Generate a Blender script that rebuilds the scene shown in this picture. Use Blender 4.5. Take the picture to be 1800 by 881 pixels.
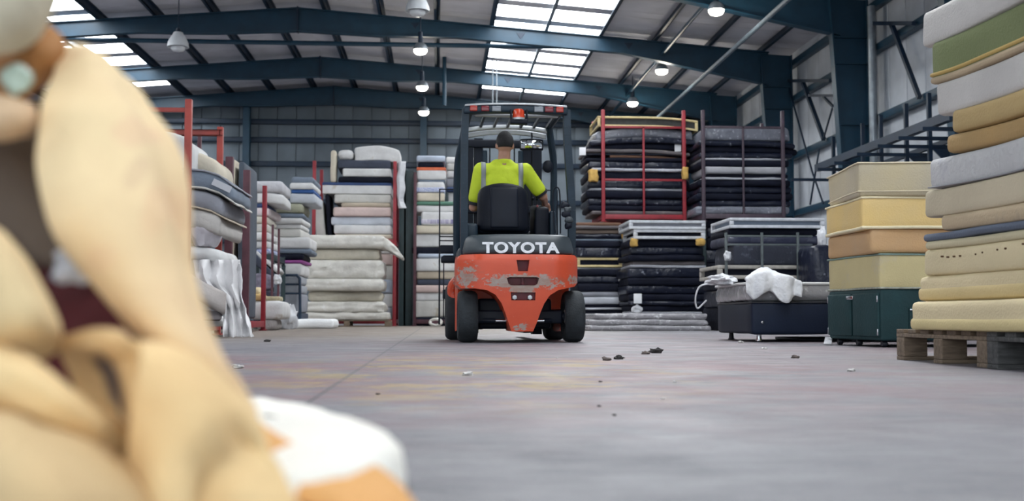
import bpy, bmesh, math, random
from mathutils import Vector, Matrix, noise

for _o in list(bpy.data.objects):
    bpy.data.objects.remove(_o)
scene = bpy.context.scene
COL = scene.collection
R = math.radians

# ------------------------------------------------------------------ camera
F_PX = 2000.0                       # focal length in pixels of an 1800 x 881 frame
CAM_H = 0.232
PITCH = math.atan(116.5 / F_PX)
YAW = math.atan(130.0 / F_PX * math.cos(PITCH))
cam_d = bpy.data.cameras.new('camera')
cam = bpy.data.objects.new('camera', cam_d)
COL.objects.link(cam)
cam.location = (0, 0, CAM_H)
cam.rotation_euler = (R(90) + PITCH, 0, -YAW)
cam_d.sensor_width = 36.0
cam_d.lens = F_PX / 1800.0 * 36.0
cam_d.clip_start = 0.05
cam_d.clip_end = 300
cam_d.dof.use_dof = True
cam_d.dof.focus_distance = 7.5
cam_d.dof.aperture_fstop = 3.4
scene.camera = cam
CAM_M = cam.rotation_euler.to_matrix()

# ------------------------------------------------------------------ world, light, exposure
world = bpy.data.worlds.new('world')
scene.world = world
world.use_nodes = True
_bg = world.node_tree.nodes['Background']
_bg.inputs['Color'].default_value = (0.86, 0.94, 1.0, 1)
_bg.inputs['Strength'].default_value = 2.7
ROOFLIGHT_STRENGTH = 12.0
scene.view_settings.view_transform = 'Standard'
scene.view_settings.look = 'None'
scene.view_settings.gamma = 1.0
scene.view_settings.use_curve_mapping = False
scene.view_settings.exposure = 0.05
# the open end of the hall behind the camera lets daylight in
_pl = bpy.data.lights.new('doorway_daylight', 'AREA')
_pl.shape = 'RECTANGLE'; _pl.size = 28.0; _pl.size_y = 7.6
_pl.cycles.is_portal = True
_po = bpy.data.objects.new('doorway_daylight', _pl)
COL.objects.link(_po)
_po.location = (-4.06, -9.9, 3.9)
_po.rotation_euler = (R(90), 0, 0)

# ------------------------------------------------------------------ pixel -> place
def _ray(px, py):
    v = Vector(((px - 900.0) / F_PX, -(py - 440.5) / F_PX, -1.0))
    return CAM_M @ v
def P(px, py, Y):
    d = _ray(px, py); t = Y / d.y
    return Vector((d.x * t, Y, CAM_H + d.z * t))
def PX(px, py, X):
    d = _ray(px, py); t = X / d.x
    return Vector((X, d.y * t, CAM_H + d.z * t))
def G(px, py):
    d = _ray(px, py); t = -CAM_H / d.z
    return Vector((d.x * t, d.y * t, 0))

# ------------------------------------------------------------------ materials
MATS = {}
def blot(m, centre, radii, col, amount=0.85, nscale=18.0):
    """a stain with its own place and ragged outline (object space)"""
    nt = m.node_tree; L = nt.links.new; b = nt.nodes['Principled BSDF']
    tc = nt.nodes.new('ShaderNodeTexCoord')
    n = nt.nodes.new('ShaderNodeTexNoise'); n.inputs['Scale'].default_value = nscale
    L(tc.outputs['Object'], n.inputs['Vector'])
    mp = nt.nodes.new('ShaderNodeMapping')
    mp.inputs['Location'].default_value = tuple(-c / r for c, r in zip(centre, radii)); mp.inputs['Scale'].default_value = tuple(1 / r for r in radii)
    L(tc.outputs['Object'], mp.inputs['Vector'])
    g = nt.nodes.new('ShaderNodeTexGradient'); g.gradient_type = 'SPHERICAL'; L(mp.outputs['Vector'], g.inputs['Vector'])
    a = nt.nodes.new('ShaderNodeMath'); a.operation = 'MULTIPLY_ADD'; a.inputs[1].default_value = 0.8; L(n.outputs['Fac'], a.inputs[0]); L(g.outputs['Fac'], a.inputs[2])
    r = nt.nodes.new('ShaderNodeValToRGB'); r.color_ramp.elements[0].position = 0.48; r.color_ramp.elements[1].position = 0.8
    r.color_ramp.elements[1].color = (amount, amount, amount, 1)
    L(a.outputs[0], r.inputs['Fac'])
    r2 = nt.nodes.new('ShaderNodeMath'); r2.operation = 'MULTIPLY'; s2 = nt.nodes.new('ShaderNodeMath'); s2.operation = 'GREATER_THAN'; s2.inputs[1].default_value = 0.001
    L(g.outputs['Fac'], s2.inputs[0]); L(r.outputs['Color'], r2.inputs[0]); L(s2.outputs[0], r2.inputs[1])
    old = b.inputs['Base Color'].links[0].from_socket
    x = nt.nodes.new('ShaderNodeMixRGB'); x.inputs['Color2'].default_value = (*col, 1)
    L(r2.outputs[0], x.inputs['Fac']); L(old, x.inputs['Color1']); L(x.outputs['Color'], b.inputs['Base Color'])
def mat(name, col, rough=0.6, metal=0.0, var=0.15, scale=8.0, bump=0.0, bscale=40.0, col2=None,
        stain=None, stain_amt=0.0, stain_scale=3.0, sss=0.0, emit=0.0, trans=0.0, alpha=1.0, coat=0.0, stretch=(1, 1, 1), spec=0.5):
    if name in MATS:
        return MATS[name]
    m = bpy.data.materials.new(name)
    m.use_nodes = True
    nt = m.node_tree
    b = nt.nodes['Principled BSDF']
    L = nt.links.new
    tc = nt.nodes.new('ShaderNodeTexCoord')
    mp = nt.nodes.new('ShaderNodeMapping')
    mp.inputs['Scale'].default_value = stretch
    L(tc.outputs['Object'], mp.inputs['Vector'])
    oi = nt.nodes.new('ShaderNodeObjectInfo')
    ad = nt.nodes.new('ShaderNodeVectorMath'); ad.operation = 'ADD'
    ml = nt.nodes.new('ShaderNodeMath'); ml.operation = 'MULTIPLY'; ml.inputs[1].default_value = 37.0
    L(oi.outputs['Random'], ml.inputs[0])
    L(mp.outputs['Vector'], ad.inputs[0]); L(ml.outputs[0], ad.inputs[1])
    vec = ad.outputs[0]
    c2 = col2 if col2 else tuple(max(0, c * (1 - 2.2 * var)) for c in col)
    n = nt.nodes.new('ShaderNodeTexNoise')
    n.inputs['Scale'].default_value = scale; n.inputs['Detail'].default_value = 5
    L(vec, n.inputs['Vector'])
    rp = nt.nodes.new('ShaderNodeValToRGB')
    rp.color_ramp.elements[0].position = 0.32; rp.color_ramp.elements[1].position = 0.68
    rp.color_ramp.elements[0].color = (*c2, 1)
    rp.color_ramp.elements[1].color = (*col, 1)
    L(n.outputs['Fac'], rp.inputs['Fac'])
    out = rp.outputs['Color']
    if stain:
        n2 = nt.nodes.new('ShaderNodeTexNoise')
        n2.inputs['Scale'].default_value = stain_scale; n2.inputs['Detail'].default_value = 6
        n2.inputs['Roughness'].default_value = 0.65
        L(vec, n2.inputs['Vector'])
        r2 = nt.nodes.new('ShaderNodeValToRGB')
        r2.color_ramp.elements[0].position = 0.66 - 0.2 * stain_amt
        r2.color_ramp.elements[1].position = 0.76 - 0.1 * stain_amt
        L(n2.outputs['Fac'], r2.inputs['Fac'])
        mx = nt.nodes.new('ShaderNodeMixRGB')
        mx.inputs['Color2'].default_value = (*stain, 1)
        L(r2.outputs['Color'], mx.inputs['Fac']); L(out, mx.inputs['Color1'])
        out = mx.outputs['Color']
    L(out, b.inputs['Base Color'])
    b.inputs['Roughness'].default_value = rough
    b.inputs['Metallic'].default_value = metal
    b.inputs['Specular IOR Level'].default_value = spec
    if sss:
        b.inputs['Subsurface Weight'].default_value = sss
        b.inputs['Subsurface Radius'].default_value = (0.03, 0.015, 0.006)
        b.inputs['Subsurface Scale'].default_value = 0.6
    if trans:
        b.inputs['Transmission Weight'].default_value = trans
    if coat:
        b.inputs['Coat Weight'].default_value = coat
        b.inputs['Coat Roughness'].default_value = 0.2
    if alpha < 1:
        b.inputs['Alpha'].default_value = alpha
    if emit:
        b.inputs['Emission Color'].default_value = (*col, 1)
        b.inputs['Emission Strength'].default_value = emit
    if bump:
        nb = nt.nodes.new('ShaderNodeTexNoise')
        nb.inputs['Scale'].default_value = bscale; nb.inputs['Detail'].default_value = 4
        L(vec, nb.inputs['Vector'])
        bp = nt.nodes.new('ShaderNodeBump')
        bp.inputs['Strength'].default_value = bump
        bp.inputs['Distance'].default_value = 0.02
        L(nb.outputs['Fac'], bp.inputs['Height'])
        L(bp.outputs['Normal'], b.inputs['Normal'])
    MATS[name] = m
    return m

# ------------------------------------------------------------------ mesh building
class MB:
    def __init__(s):
        s.v = []; s.f = []
    def add(s, vs, fs):
        o = len(s.v)
        s.v += [Vector(v) for v in vs]
        s.f += [tuple(i + o for i in f) for f in fs]
        return s
    def box(s, x0, x1, y0, y1, z0, z1):
        vs = [(x0, y0, z0), (x1, y0, z0), (x1, y1, z0), (x0, y1, z0), (x0, y0, z1), (x1, y0, z1), (x1, y1, z1), (x0, y1, z1)]
        return s.add(vs, [(0, 3, 2, 1), (4, 5, 6, 7), (0, 1, 5, 4), (1, 2, 6, 5), (2, 3, 7, 6), (3, 0, 4, 7)])
    def rbox(s, x0, x1, y0, y1, z0, z1, r=0.02, n=(2, 2, 2), fn=None):
        a = rounded_box(x1 - x0, y1 - y0, z1 - z0, r, n, fn)
        c = Vector(((x0 + x1) / 2, (y0 + y1) / 2, (z0 + z1) / 2))
        return s.add([v + c for v in a[0]], a[1])
    def bar(s, p0, p1, w, h, up=(0, 0, 1)):
        p0 = Vector(p0); p1 = Vector(p1)
        d = (p1 - p0).normalized(); up = Vector(up)
        if abs(d.dot(up)) > 0.99:
            up = Vector((0, 1, 0))
        sd = d.cross(up).normalized(); u = sd.cross(d).normalized()
        vs = []
        for p in (p0, p1):
            for a, b in ((-1, -1), (1, -1), (1, 1), (-1, 1)):
                vs.append(p + sd * (a * w / 2) + u * (b * h / 2))
        return s.add(vs, [(3, 2, 1, 0), (4, 5, 6, 7), (0, 1, 5, 4), (1, 2, 6, 5), (2, 3, 7, 6), (3, 0, 4, 7)])
    def tube(s, pts, r, n=8, caps=True):
        pts = [Vector(p) for p in pts]
        rs = r if isinstance(r, (list, tuple)) else [r] * len(pts)
        d0 = (pts[1] - pts[0]).normalized()
        u = d0.orthogonal().normalized()
        vs = []; fs = []
        for i, p in enumerate(pts):
            if i == 0: d = pts[1] - pts[0]
            elif i == len(pts) - 1: d = pts[-1] - pts[-2]
            else: d = (pts[i + 1] - pts[i]).normalized() + (pts[i] - pts[i - 1]).normalized()
            d.normalize()
            u = (u - d * u.dot(d)).normalized(); w = d.cross(u)
            for k in range(n):
                a = 2 * math.pi * k / n
                vs.append(p + (u * math.cos(a) + w * math.sin(a)) * rs[i])
        for i in range(len(pts) - 1):
            for k in range(n):
                a = i * n + k; b = i * n + (k + 1) % n
                fs.append((a, b, b + n, a + n))
        if caps:
            fs.append(tuple(range(n - 1, -1, -1)))
            fs.append(tuple(range((len(pts) - 1) * n, len(pts) * n)))
        return s.add(vs, fs)
    def cap(s, p0, p1, r0, r1, n=12, k=4):
        """tapered capsule"""
        p0 = Vector(p0); p1 = Vector(p1); d = (p1 - p0)
        d = d.normalized() if d.length > 1e-6 else Vector((0, 0, 1))
        pts = []; rs = []
        for i in range(k):
            a = -math.pi / 2 + (math.pi / 2) * (i + 0.35) / k
            pts.append(p0 + d * (r0 * math.sin(a))); rs.append(r0 * math.cos(a))
        pts.append(p0); rs.append(r0); pts.append(p1 + d * 1e-4); rs.append(r1)
        for i in range(1, k + 1):
            a = (math.pi / 2) * (i - 0.35) / k
            pts.append(p1 + d * (r1 * math.sin(a))); rs.append(r1 * math.cos(a))
        return s.tube(pts, rs, n)
    def ell(s, c, r, n=16, m=10):
        c = Vector(c); vs = []; fs = []
        for i in range(m + 1):
            th = math.pi * (i + 0.02) / (m + 0.04)
            for k in range(n):
                a = 2 * math.pi * k / n
                vs.append(c + Vector((r[0] * math.sin(th) * math.cos(a), r[1] * math.sin(th) * math.sin(a), r[2] * math.cos(th))))
        for i in range(m):
            for k in range(n):
                a = i * n + k; b = i * n + (k + 1) % n
                fs.append((a, a + n, b + n, b))
        fs.append(tuple(range(n))); fs.append(tuple(range((m + 1) * n - 1, m * n - 1, -1)))
        return s.add(vs, fs)
    def lathe(s, prof, c=(0, 0, 0), axis='z', n=24, closed=False):
        """prof: list of (radius, height along axis)"""
        c = Vector(c); vs = []; fs = []
        for r, h in prof:
            for k in range(n):
                a = 2 * math.pi * k / n
                x, y = r * math.cos(a), r * math.sin(a)
                v = {'z': (x, y, h), 'x': (h, x, y), 'y': (y, h, x)}[axis]
                vs.append(c + Vector(v))
        m = len(prof)
        for i in range(m if closed else m - 1):
            j = (i + 1) % m
            for k in range(n):
                k2 = (k + 1) % n
                fs.append((i * n + k, i * n + k2, j * n + k2, j * n + k))
        if not closed:
            fs.append(tuple(range(n - 1, -1, -1))); fs.append(tuple(range((m - 1) * n, m * n)))
        return s.add(vs, fs)
    def prism(s, pts, y0, y1, plane='xz'):
        def mk(a, b, h):
            return {'xz': (a, h, b), 'xy': (a, b, h), 'yz': (h, a, b)}[plane]
        n = len(pts)
        vs = [mk(a, b, y0) for a, b in pts] + [mk(a, b, y1) for a, b in pts]
        fs = [tuple(range(n - 1, -1, -1)), tuple(range(n, 2 * n))]
        for i in range(n):
            j = (i + 1) % n
            fs.append((i, j, j + n, i + n))
        return s.add(vs, fs)
    def mesh(s, name, smooth=35):
        me = bpy.data.meshes.new(name)
        me.from_pydata([tuple(v) for v in s.v], [], s.f)
        bm = bmesh.new(); bm.from_mesh(me)
        bmesh.ops.recalc_face_normals(bm, faces=bm.faces)
        bm.to_mesh(me); bm.free()
        if smooth:
            me.shade_smooth()
            me.set_sharp_from_angle(angle=R(smooth))
        return me
    def build(s, name, m=None, parent=None, smooth=35, origin=None):
        if origin is not None:
            o = Vector(origin)
            s.v = [v - o for v in s.v]
        ob = bpy.data.objects.new(name, s.mesh(name, smooth))
        COL.objects.link(ob)
        if m: ob.data.materials.append(m)
        if parent: ob.parent = parent
        if origin is not None: ob.location = origin
        return ob

def axis_samples(a, r, n):
    out = [-a, -a + 0.3 * r, -a + r]
    inner = 2 * (a - r)
    for i in range(1, n):
        out.append(-a + r + inner * i / n)
    out += [a - r, a - 0.3 * r, a]
    return out
def rounded_box(w, d, h, r, n=(2, 2, 2), fn=None):
    r = min(r, w * 0.49, d * 0.49, h * 0.49)
    half = (w / 2, d / 2, h / 2)
    S = [axis_samples(half[i], r, n[i]) for i in range(3)]
    idx = {}; vs = []; fs = []
    nn = [len(x) - 1 for x in S]
    def vid(i, j, k):
        key = (i, j, k)
        if key not in idx:
            p = Vector((S[0][i], S[1][j], S[2][k]))
            q = Vector([max(-half[t] + r, min(half[t] - r, p[t])) for t in range(3)])
            e = p - q
            if e.length > 1e-9:
                p = q + e.normalized() * r
            idx[key] = len(vs); vs.append(p)
        return idx[key]
    for i in range(nn[0]):
        for j in range(nn[1]):
            fs.append((vid(i, j, 0), vid(i, j + 1, 0), vid(i + 1, j + 1, 0), vid(i + 1, j, 0)))
            k = nn[2]
            fs.append((vid(i, j, k), vid(i + 1, j, k), vid(i + 1, j + 1, k), vid(i, j + 1, k)))
        for k in range(nn[2]):
            fs.append((vid(i, 0, k), vid(i + 1, 0, k), vid(i + 1, 0, k + 1), vid(i, 0, k + 1)))
            j = nn[1]
            fs.append((vid(i, j, k), vid(i, j, k + 1), vid(i + 1, j, k + 1), vid(i + 1, j, k)))
    for j in range(nn[1]):
        for k in range(nn[2]):
            fs.append((vid(0, j, k), vid(0, j, k + 1), vid(0, j + 1, k + 1), vid(0, j + 1, k)))
            i = nn[0]
            fs.append((vid(i, j, k), vid(i, j + 1, k), vid(i, j + 1, k + 1), vid(i, j, k + 1)))
    if fn:
        vs = [fn(v) for v in vs]
    return vs, fs

def empty(name, loc=(0, 0, 0), rz=0.0):
    o = bpy.data.objects.new(name, None)
    o.empty_display_size = 0.1
    COL.objects.link(o)
    o.location = loc; o.rotation_euler = (0, 0, rz)
    return o
def tag(o, label, cat, group=None):
    o['label'] = label; o['category'] = cat
    if group: o['group'] = group
    return o
def struct(o, label=None):
    o['kind'] = 'structure'
    if label: o['label'] = label
    return o
def bake(ob):
    bpy.context.view_layer.update()
    dg = bpy.context.evaluated_depsgraph_get()
    me = bpy.data.meshes.new_from_object(ob.evaluated_get(dg))
    ob.modifiers.clear()
    ob.data = me
    return ob
def remesh(ob, voxel, smooth=4):
    m = ob.modifiers.new('r', 'REMESH'); m.mode = 'VOXEL'; m.voxel_size = voxel; m.use_smooth_shade = True
    if smooth:
        sm = ob.modifiers.new('s', 'SMOOTH'); sm.factor = 0.5; sm.iterations = smooth
    mats = list(ob.data.materials)
    bake(ob)
    if not ob.data.materials:
        for x in mats: ob.data.materials.append(x)
    return ob
def copy_tree(o, parent=None):
    c = o.copy(); COL.objects.link(c); c.parent = parent
    for ch in o.children:
        copy_tree(ch, c)
    return c
def spline(pts, n=8):
    """Catmull-Rom through points (any dimension)"""
    pts = [Vector(p) for p in pts]
    out = []
    for i in range(len(pts) - 1):
        p0 = pts[max(0, i - 1)]; p1 = pts[i]; p2 = pts[i + 1]; p3 = pts[min(len(pts) - 1, i + 2)]
        for k in range(n):
            t = k / n
            out.append(0.5 * ((2 * p1) + (p2 - p0) * t + (2 * p0 - 5 * p1 + 4 * p2 - p3) * t * t + (3 * p1 - p0 - 3 * p2 + p3) * t ** 3))
    out.append(pts[-1])
    return out
def sheet(name, rows, thick, m, nu=6, nv=6, amp=0.0, seed=0, nscale=6.0, parent=None, label=None, cat=None):
    """soft thick sheet through a grid of places, rounded rim"""
    rr = [spline(r, nu) for r in rows]
    W = len(rr[0])
    cols = [spline([r[i] for r in rr], nv) for i in range(W)]
    H = len(cols[0])
    g = [[cols[i][j] for i in range(W)] for j in range(H)]
    nrm = [[None] * W for _ in range(H)]
    for j in range(H):
        for i in range(W):
            du = g[j][min(W - 1, i + 1)] - g[j][max(0, i - 1)]
            dv = g[min(H - 1, j + 1)][i] - g[max(0, j - 1)][i]
            nrm[j][i] = du.cross(dv).normalized()
    if amp:
        for j in range(H):
            for i in range(W):
                g[j][i] = g[j][i] + nrm[j][i] * (amp * noise.noise(g[j][i] * nscale + Vector((seed * 7.1, 0, 0))))
    t = thick / 2
    vs = []; fs = []
    def layer(off, inset):
        base = len(vs)
        for j in range(H):
            for i in range(W):
                vs.append(g[j][i] + nrm[j][i] * off)
        return base
    a = layer(t, 0); b = layer(-t, 0)
    for j in range(H - 1):
        for i in range(W - 1):
            q = (j * W + i, j * W + i + 1, (j + 1) * W + i + 1, (j + 1) * W + i)
            fs.append(tuple(a + x for x in q)); fs.append(tuple(b + x for x in reversed(q)))
    rim = [j * W for j in range(H)] + [(H - 1) * W + i for i in range(1, W)] + [j * W + W - 1 for j in range(H - 2, -1, -1)] + [i for i in range(W - 2, 0, -1)]
    n = len(rim)
    # a rounded rim: middle ring pushed outward
    mid = len(vs)
    for x in rim:
        j, i = divmod(x, W)
        jj = min(max(j, 1), H - 2); ii = min(max(i, 1), W - 2)
        o = (g[j][i] - g[jj][ii])
        o = o.normalized() if o.length > 1e-9 else Vector((0, 0, 0))
        vs.append(g[j][i] + o * t * 0.8)
    for k in range(n):
        k2 = (k + 1) % n
        fs.append((a + rim[k], a + rim[k2], mid + k2, mid + k))
        fs.append((mid + k, mid + k2, b + rim[k2], b + rim[k]))
    mb = MB(); mb.add(vs, fs)
    c = sum((v for v in vs), Vector()) / len(vs)
    c.z = min(v.z for v in vs)
    ob = mb.build(name, m, parent, smooth=60, origin=None if parent else c)
    if label: tag(ob, label, cat)
    return ob
# ================================================================== THE HALL
RX = -4.1; XR = 10.75; XL = -18.95; Y0 = -10.0; Y1 = 45.2
def zr(x):                       # top of the rafters
    return 9.21 - 0.079 * abs(x - RX)
M_steel = mat('blue painted steel', (0.009, 0.050, 0.092), 0.45, 0.0, 0.12, 3.0)
M_steel2 = mat('dark blue painted steel', (0.006, 0.024, 0.055), 0.5, 0.0, 0.15, 3.0)
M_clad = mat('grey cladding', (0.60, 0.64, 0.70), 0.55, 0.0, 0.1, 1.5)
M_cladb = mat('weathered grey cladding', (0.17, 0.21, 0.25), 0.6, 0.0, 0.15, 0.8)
M_roof = mat('grey roof lining', (0.66, 0.66, 0.71), 0.75, 0.0, 0.12, 0.7)
M_galv = mat('galvanised steel', (0.32, 0.36, 0.40), 0.4, 0.6, 0.12, 6)
M_cond = mat('dull grey-blue pipe paint', (0.13, 0.18, 0.23), 0.6)
M_white = mat('white enamel', (0.72, 0.75, 0.78), 0.45, 0, 0.05)

def rooflight_mat():
    m = bpy.data.materials.new('translucent rooflight'); m.use_nodes = True
    b = m.node_tree.nodes['Principled BSDF']
    b.inputs['Base Color'].default_value = (0.9, 0.93, 0.95, 1)
    b.inputs['Emission Color'].default_value = (0.93, 0.97, 1.0, 1)
    b.inputs['Emission Strength'].default_value = ROOFLIGHT_STRENGTH
    return m
M_rl = rooflight_mat()

def floor_mat():
    m = bpy.data.materials.new('worn painted concrete'); m.use_nodes = True
    nt = m.node_tree; L = nt.links.new; b = nt.nodes['Principled BSDF']
    tc = nt.nodes.new('ShaderNodeTexCoord')
    def nz(scale, detail=6, stretch=(1, 1, 1), rough=0.6, off=0):
        mp = nt.nodes.new('ShaderNodeMapping'); mp.inputs['Scale'].default_value = stretch
        mp.inputs['Location'].default_value = (off, off * 0.7, 0)
        L(tc.outputs['Object'], mp.inputs['Vector'])
        n = nt.nodes.new('ShaderNodeTexNoise'); n.inputs['Scale'].default_value = scale
        n.inputs['Detail'].default_value = detail; n.inputs['Roughness'].default_value = rough
        L(mp.outputs['Vector'], n.inputs['Vector'])
        return n.outputs['Fac']
    def ramp(f, p0, p1, c0=(0, 0, 0), c1=(1, 1, 1)):
        r = nt.nodes.new('ShaderNodeValToRGB')
        r.color_ramp.elements[0].position = p0; r.color_ramp.elements[1].position = p1
        r.color_ramp.elements[0].color = (*c0, 1); r.color_ramp.elements[1].color = (*c1, 1)
        L(f, r.inputs['Fac']); return r.outputs['Color']
    def mix(f, a, c):
        x = nt.nodes.new('ShaderNodeMixRGB')
        if isinstance(f, float): x.inputs['Fac'].default_value = f
        else: L(f, x.inputs['Fac'])
        for s, v in (('Color1', a), ('Color2', c)):
            if isinstance(v, tuple): x.inputs[s].default_value = (*v, 1)
            else: L(v, x.inputs[s])
        return x.outputs['Color']
    def mul(a, c):
        x = nt.nodes.new('ShaderNodeMath'); x.operation = 'MULTIPLY'
        L(a, x.inputs[0])
        if isinstance(c, float): x.inputs[1].default_value = c
        else: L(c, x.inputs[1])
        return x.outputs[0]
    def blob(cx, cy, rx, ry):      # where an old painted bay lies
        mp = nt.nodes.new('ShaderNodeMapping')
        mp.inputs['Location'].default_value = (-cx / rx, -cy / ry, 0)
        mp.inputs['Scale'].default_value = (1 / rx, 1 / ry, 0)
        L(tc.outputs['Object'], mp.inputs['Vector'])
        g = nt.nodes.new('ShaderNodeTexGradient'); g.gradient_type = 'SPHERICAL'
        L(mp.outputs['Vector'], g.inputs['Vector'])
        return ramp(g.outputs['Fac'], 0.05, 0.45)
    c = ramp(nz(0.55, 8), 0.32, 0.68, (0.110, 0.107, 0.125), (0.200, 0.192, 0.210))
    c = mix(mul(ramp(nz(9, 8, (0.45, 1.6, 1)), 0.45, 0.75), 0.5), c, (0.27, 0.26, 0.27))
    c = mix(mul(ramp(nz(26, 5, (0.35, 1.3, 1)), 0.50, 0.70), 0.5), c, (0.075, 0.072, 0.09))
    c = mix(mul(ramp(nz(70, 3, (0.6, 1, 1)), 0.60, 0.72), 0.5), c, (0.36, 0.35, 0.36))
    # tan dust at the far left, pink paint to the right
    c = mix(mul(blob(-3.5, 21, 8, 13), 0.6), c, (0.25, 0.195, 0.14))
    c = mix(mul(mul(blob(3.2, 10, 5, 6), ramp(nz(0.9, 6, off=4), 0.38, 0.6)), 0.5), c, (0.22, 0.14, 0.15))
    # red and yellow floor paint, scuffed through
    red = mul(mul(blob(-0.3, 4.8, 3.0, 3.2), ramp(nz(1.5, 10, (1, 1.2, 1), 0.76, 3), 0.42, 0.56)), 0.75)
    c = mix(red, c, (0.21, 0.115, 0.125))
    yel = mul(mul(blob(0.1, 5.0, 1.15, 2.6), ramp(nz(2.4, 10, (1, 1.1, 1), 0.78, 9), 0.50, 0.57)), 0.6)
    c = mix(yel, c, (0.36, 0.25, 0.08))
    # slab joints
    br = nt.nodes.new('ShaderNodeTexBrick')
    br.inputs['Color1'].default_value = (0, 0, 0, 1); br.inputs['Color2'].default_value = (0, 0, 0, 1)
    br.inputs['Mortar'].default_value = (1, 1, 1, 1); br.inputs['Scale'].default_value = 0.22
    br.inputs['Mortar Size'].default_value = 0.0022; br.inputs['Brick Width'].default_value = 1.0; br.inputs['Row Height'].default_value = 1.0
    br.offset = 0.0
    mp = nt.nodes.new('ShaderNodeMapping'); mp.inputs['Location'].default_value = (0.35, 0.12, 0)
    L(tc.outputs['Object'], mp.inputs['Vector']); L(mp.outputs['Vector'], br.inputs['Vector'])
    c = mix(mul(br.outputs['Color'], 0.55), c, (0.05, 0.05, 0.06))
    vo = nt.nodes.new('ShaderNodeTexVoronoi'); vo.feature = 'DISTANCE_TO_EDGE'; vo.inputs['Scale'].default_value = 0.33
    wn = nt.nodes.new('ShaderNodeTexNoise'); wn.inputs['Scale'].default_value = 1.5; wn.inputs['Detail'].default_value = 6
    L(tc.outputs['Object'], wn.inputs['Vector'])
    wv = nt.nodes.new('ShaderNodeVectorMath'); wv.operation = 'ADD'
    L(tc.outputs['Object'], wv.inputs[0]); L(wn.outputs['Color'], wv.inputs[1]); L(wv.outputs[0], vo.inputs['Vector'])
    crack = ramp(vo.outputs['Distance'], 0.0, 0.004, (1, 1, 1), (0, 0, 0))
    c = mix(mul(crack, 0.5), c, (0.05, 0.05, 0.06))
    L(c, b.inputs['Base Color'])
    L(ramp(nz(3, 6), 0.3, 0.7, (0.42, 0.42, 0.42), (0.7, 0.7, 0.7)), b.inputs['Roughness'])
    bp = nt.nodes.new('ShaderNodeBump'); bp.inputs['Strength'].default_value = 0.35; bp.inputs['Distance'].default_value = 0.01
    L(nz(60, 6, rough=0.7), bp.inputs['Height']); L(bp.outputs['Normal'], b.inputs['Normal'])
    return m

fl = MB().box(XL, XR + 0.4, Y0 - 14, Y1 + 0.3, -0.2, 0.0).build('floor', floor_mat(), smooth=None)
struct(fl)

# ---- walls with single cladding panels
def shared(name, mb, m, smooth=35):
    me = mb.mesh(name, smooth); me.materials.append(m)
    return me
def put(name, me, parent, loc=(0, 0, 0), rz=0.0, scale=None):
    o = bpy.data.objects.new(name, me); COL.objects.link(o); o.parent = parent
    o.location = loc; o.rotation_euler = (0, 0, rz)
    if scale: o.scale = scale
    return o

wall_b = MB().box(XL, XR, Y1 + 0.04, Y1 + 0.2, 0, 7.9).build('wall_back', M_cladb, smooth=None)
struct(wall_b)
gm = MB(); gm.prism([(XL, 7.9), (XR, 7.9), (XR, zr(XR) + 0.32), (RX, zr(RX) + 0.32), (XL, zr(XL) + 0.32)], Y1 + 0.04, Y1 + 0.2)
gm.build('gable', M_cladb, wall_b, smooth=None)
PW = 0.74
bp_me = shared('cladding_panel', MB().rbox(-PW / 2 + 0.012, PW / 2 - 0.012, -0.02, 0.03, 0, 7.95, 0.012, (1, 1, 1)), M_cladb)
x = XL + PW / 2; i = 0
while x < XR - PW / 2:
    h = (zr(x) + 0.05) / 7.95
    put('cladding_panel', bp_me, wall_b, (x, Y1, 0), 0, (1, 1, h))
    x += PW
for z in (3.2, 4.76, 6.25, 7.2, 7.92):
    o = MB().rbox(XL, XR, Y1 - 0.22, Y1 - 0.03, z - 0.1, z + 0.1, 0.02, (1, 1, 1)).build('girt', M_steel2, wall_b)
for x in (-14.4, -7.5, -0.6, 6.3):
    m = MB(); zt = zr(x) - 0.1
    m.box(x - 0.13, x + 0.13, Y1 - 0.60, Y1 - 0.575, 0, zt); m.box(x - 0.13, x + 0.13, Y1 - 0.255, Y1 - 0.23, 0, zt); m.box(x - 0.012, x + 0.012, Y1 - 0.575, Y1 - 0.255, 0, zt)
    m.build('gable_post', M_steel, wall_b)

def side_wall(name, X, sgn, ymin):
    w = MB().box(X, X + sgn * 0.15, ymin, Y1 + 0.2, 0, zr(X) + 0.34).build(name, M_clad, smooth=None)
    struct(w)
    me = shared('cladding_panel', MB().rbox(-0.035, 0.0, -0.485, 0.485, 0, zr(X) + 0.1, 0.012, (1, 1, 1)), M_clad)
    y = Y1 - 0.5
    while y > ymin + 0.5:
        put('cladding_panel', me, w, (X if sgn > 0 else X + 0.035, y, 0))
        y -= 1.0
    for z in (1.6, 3.3, 5.0, 6.72, 7.8):
        xa, xb = (X - 0.24, X - 0.045) if sgn > 0 else (X + 0.045, X + 0.24)
        MB().rbox(xa, xb, ymin, Y1 - 0.7, z - 0.09, z + 0.09, 0.02, (1, 1, 1)).build('girt', M_steel, w)
    return w
wall_r = side_wall('wall_right', XR, 1, Y0)
wall_l = side_wall('wall_left', XL, -1, Y0)

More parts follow.
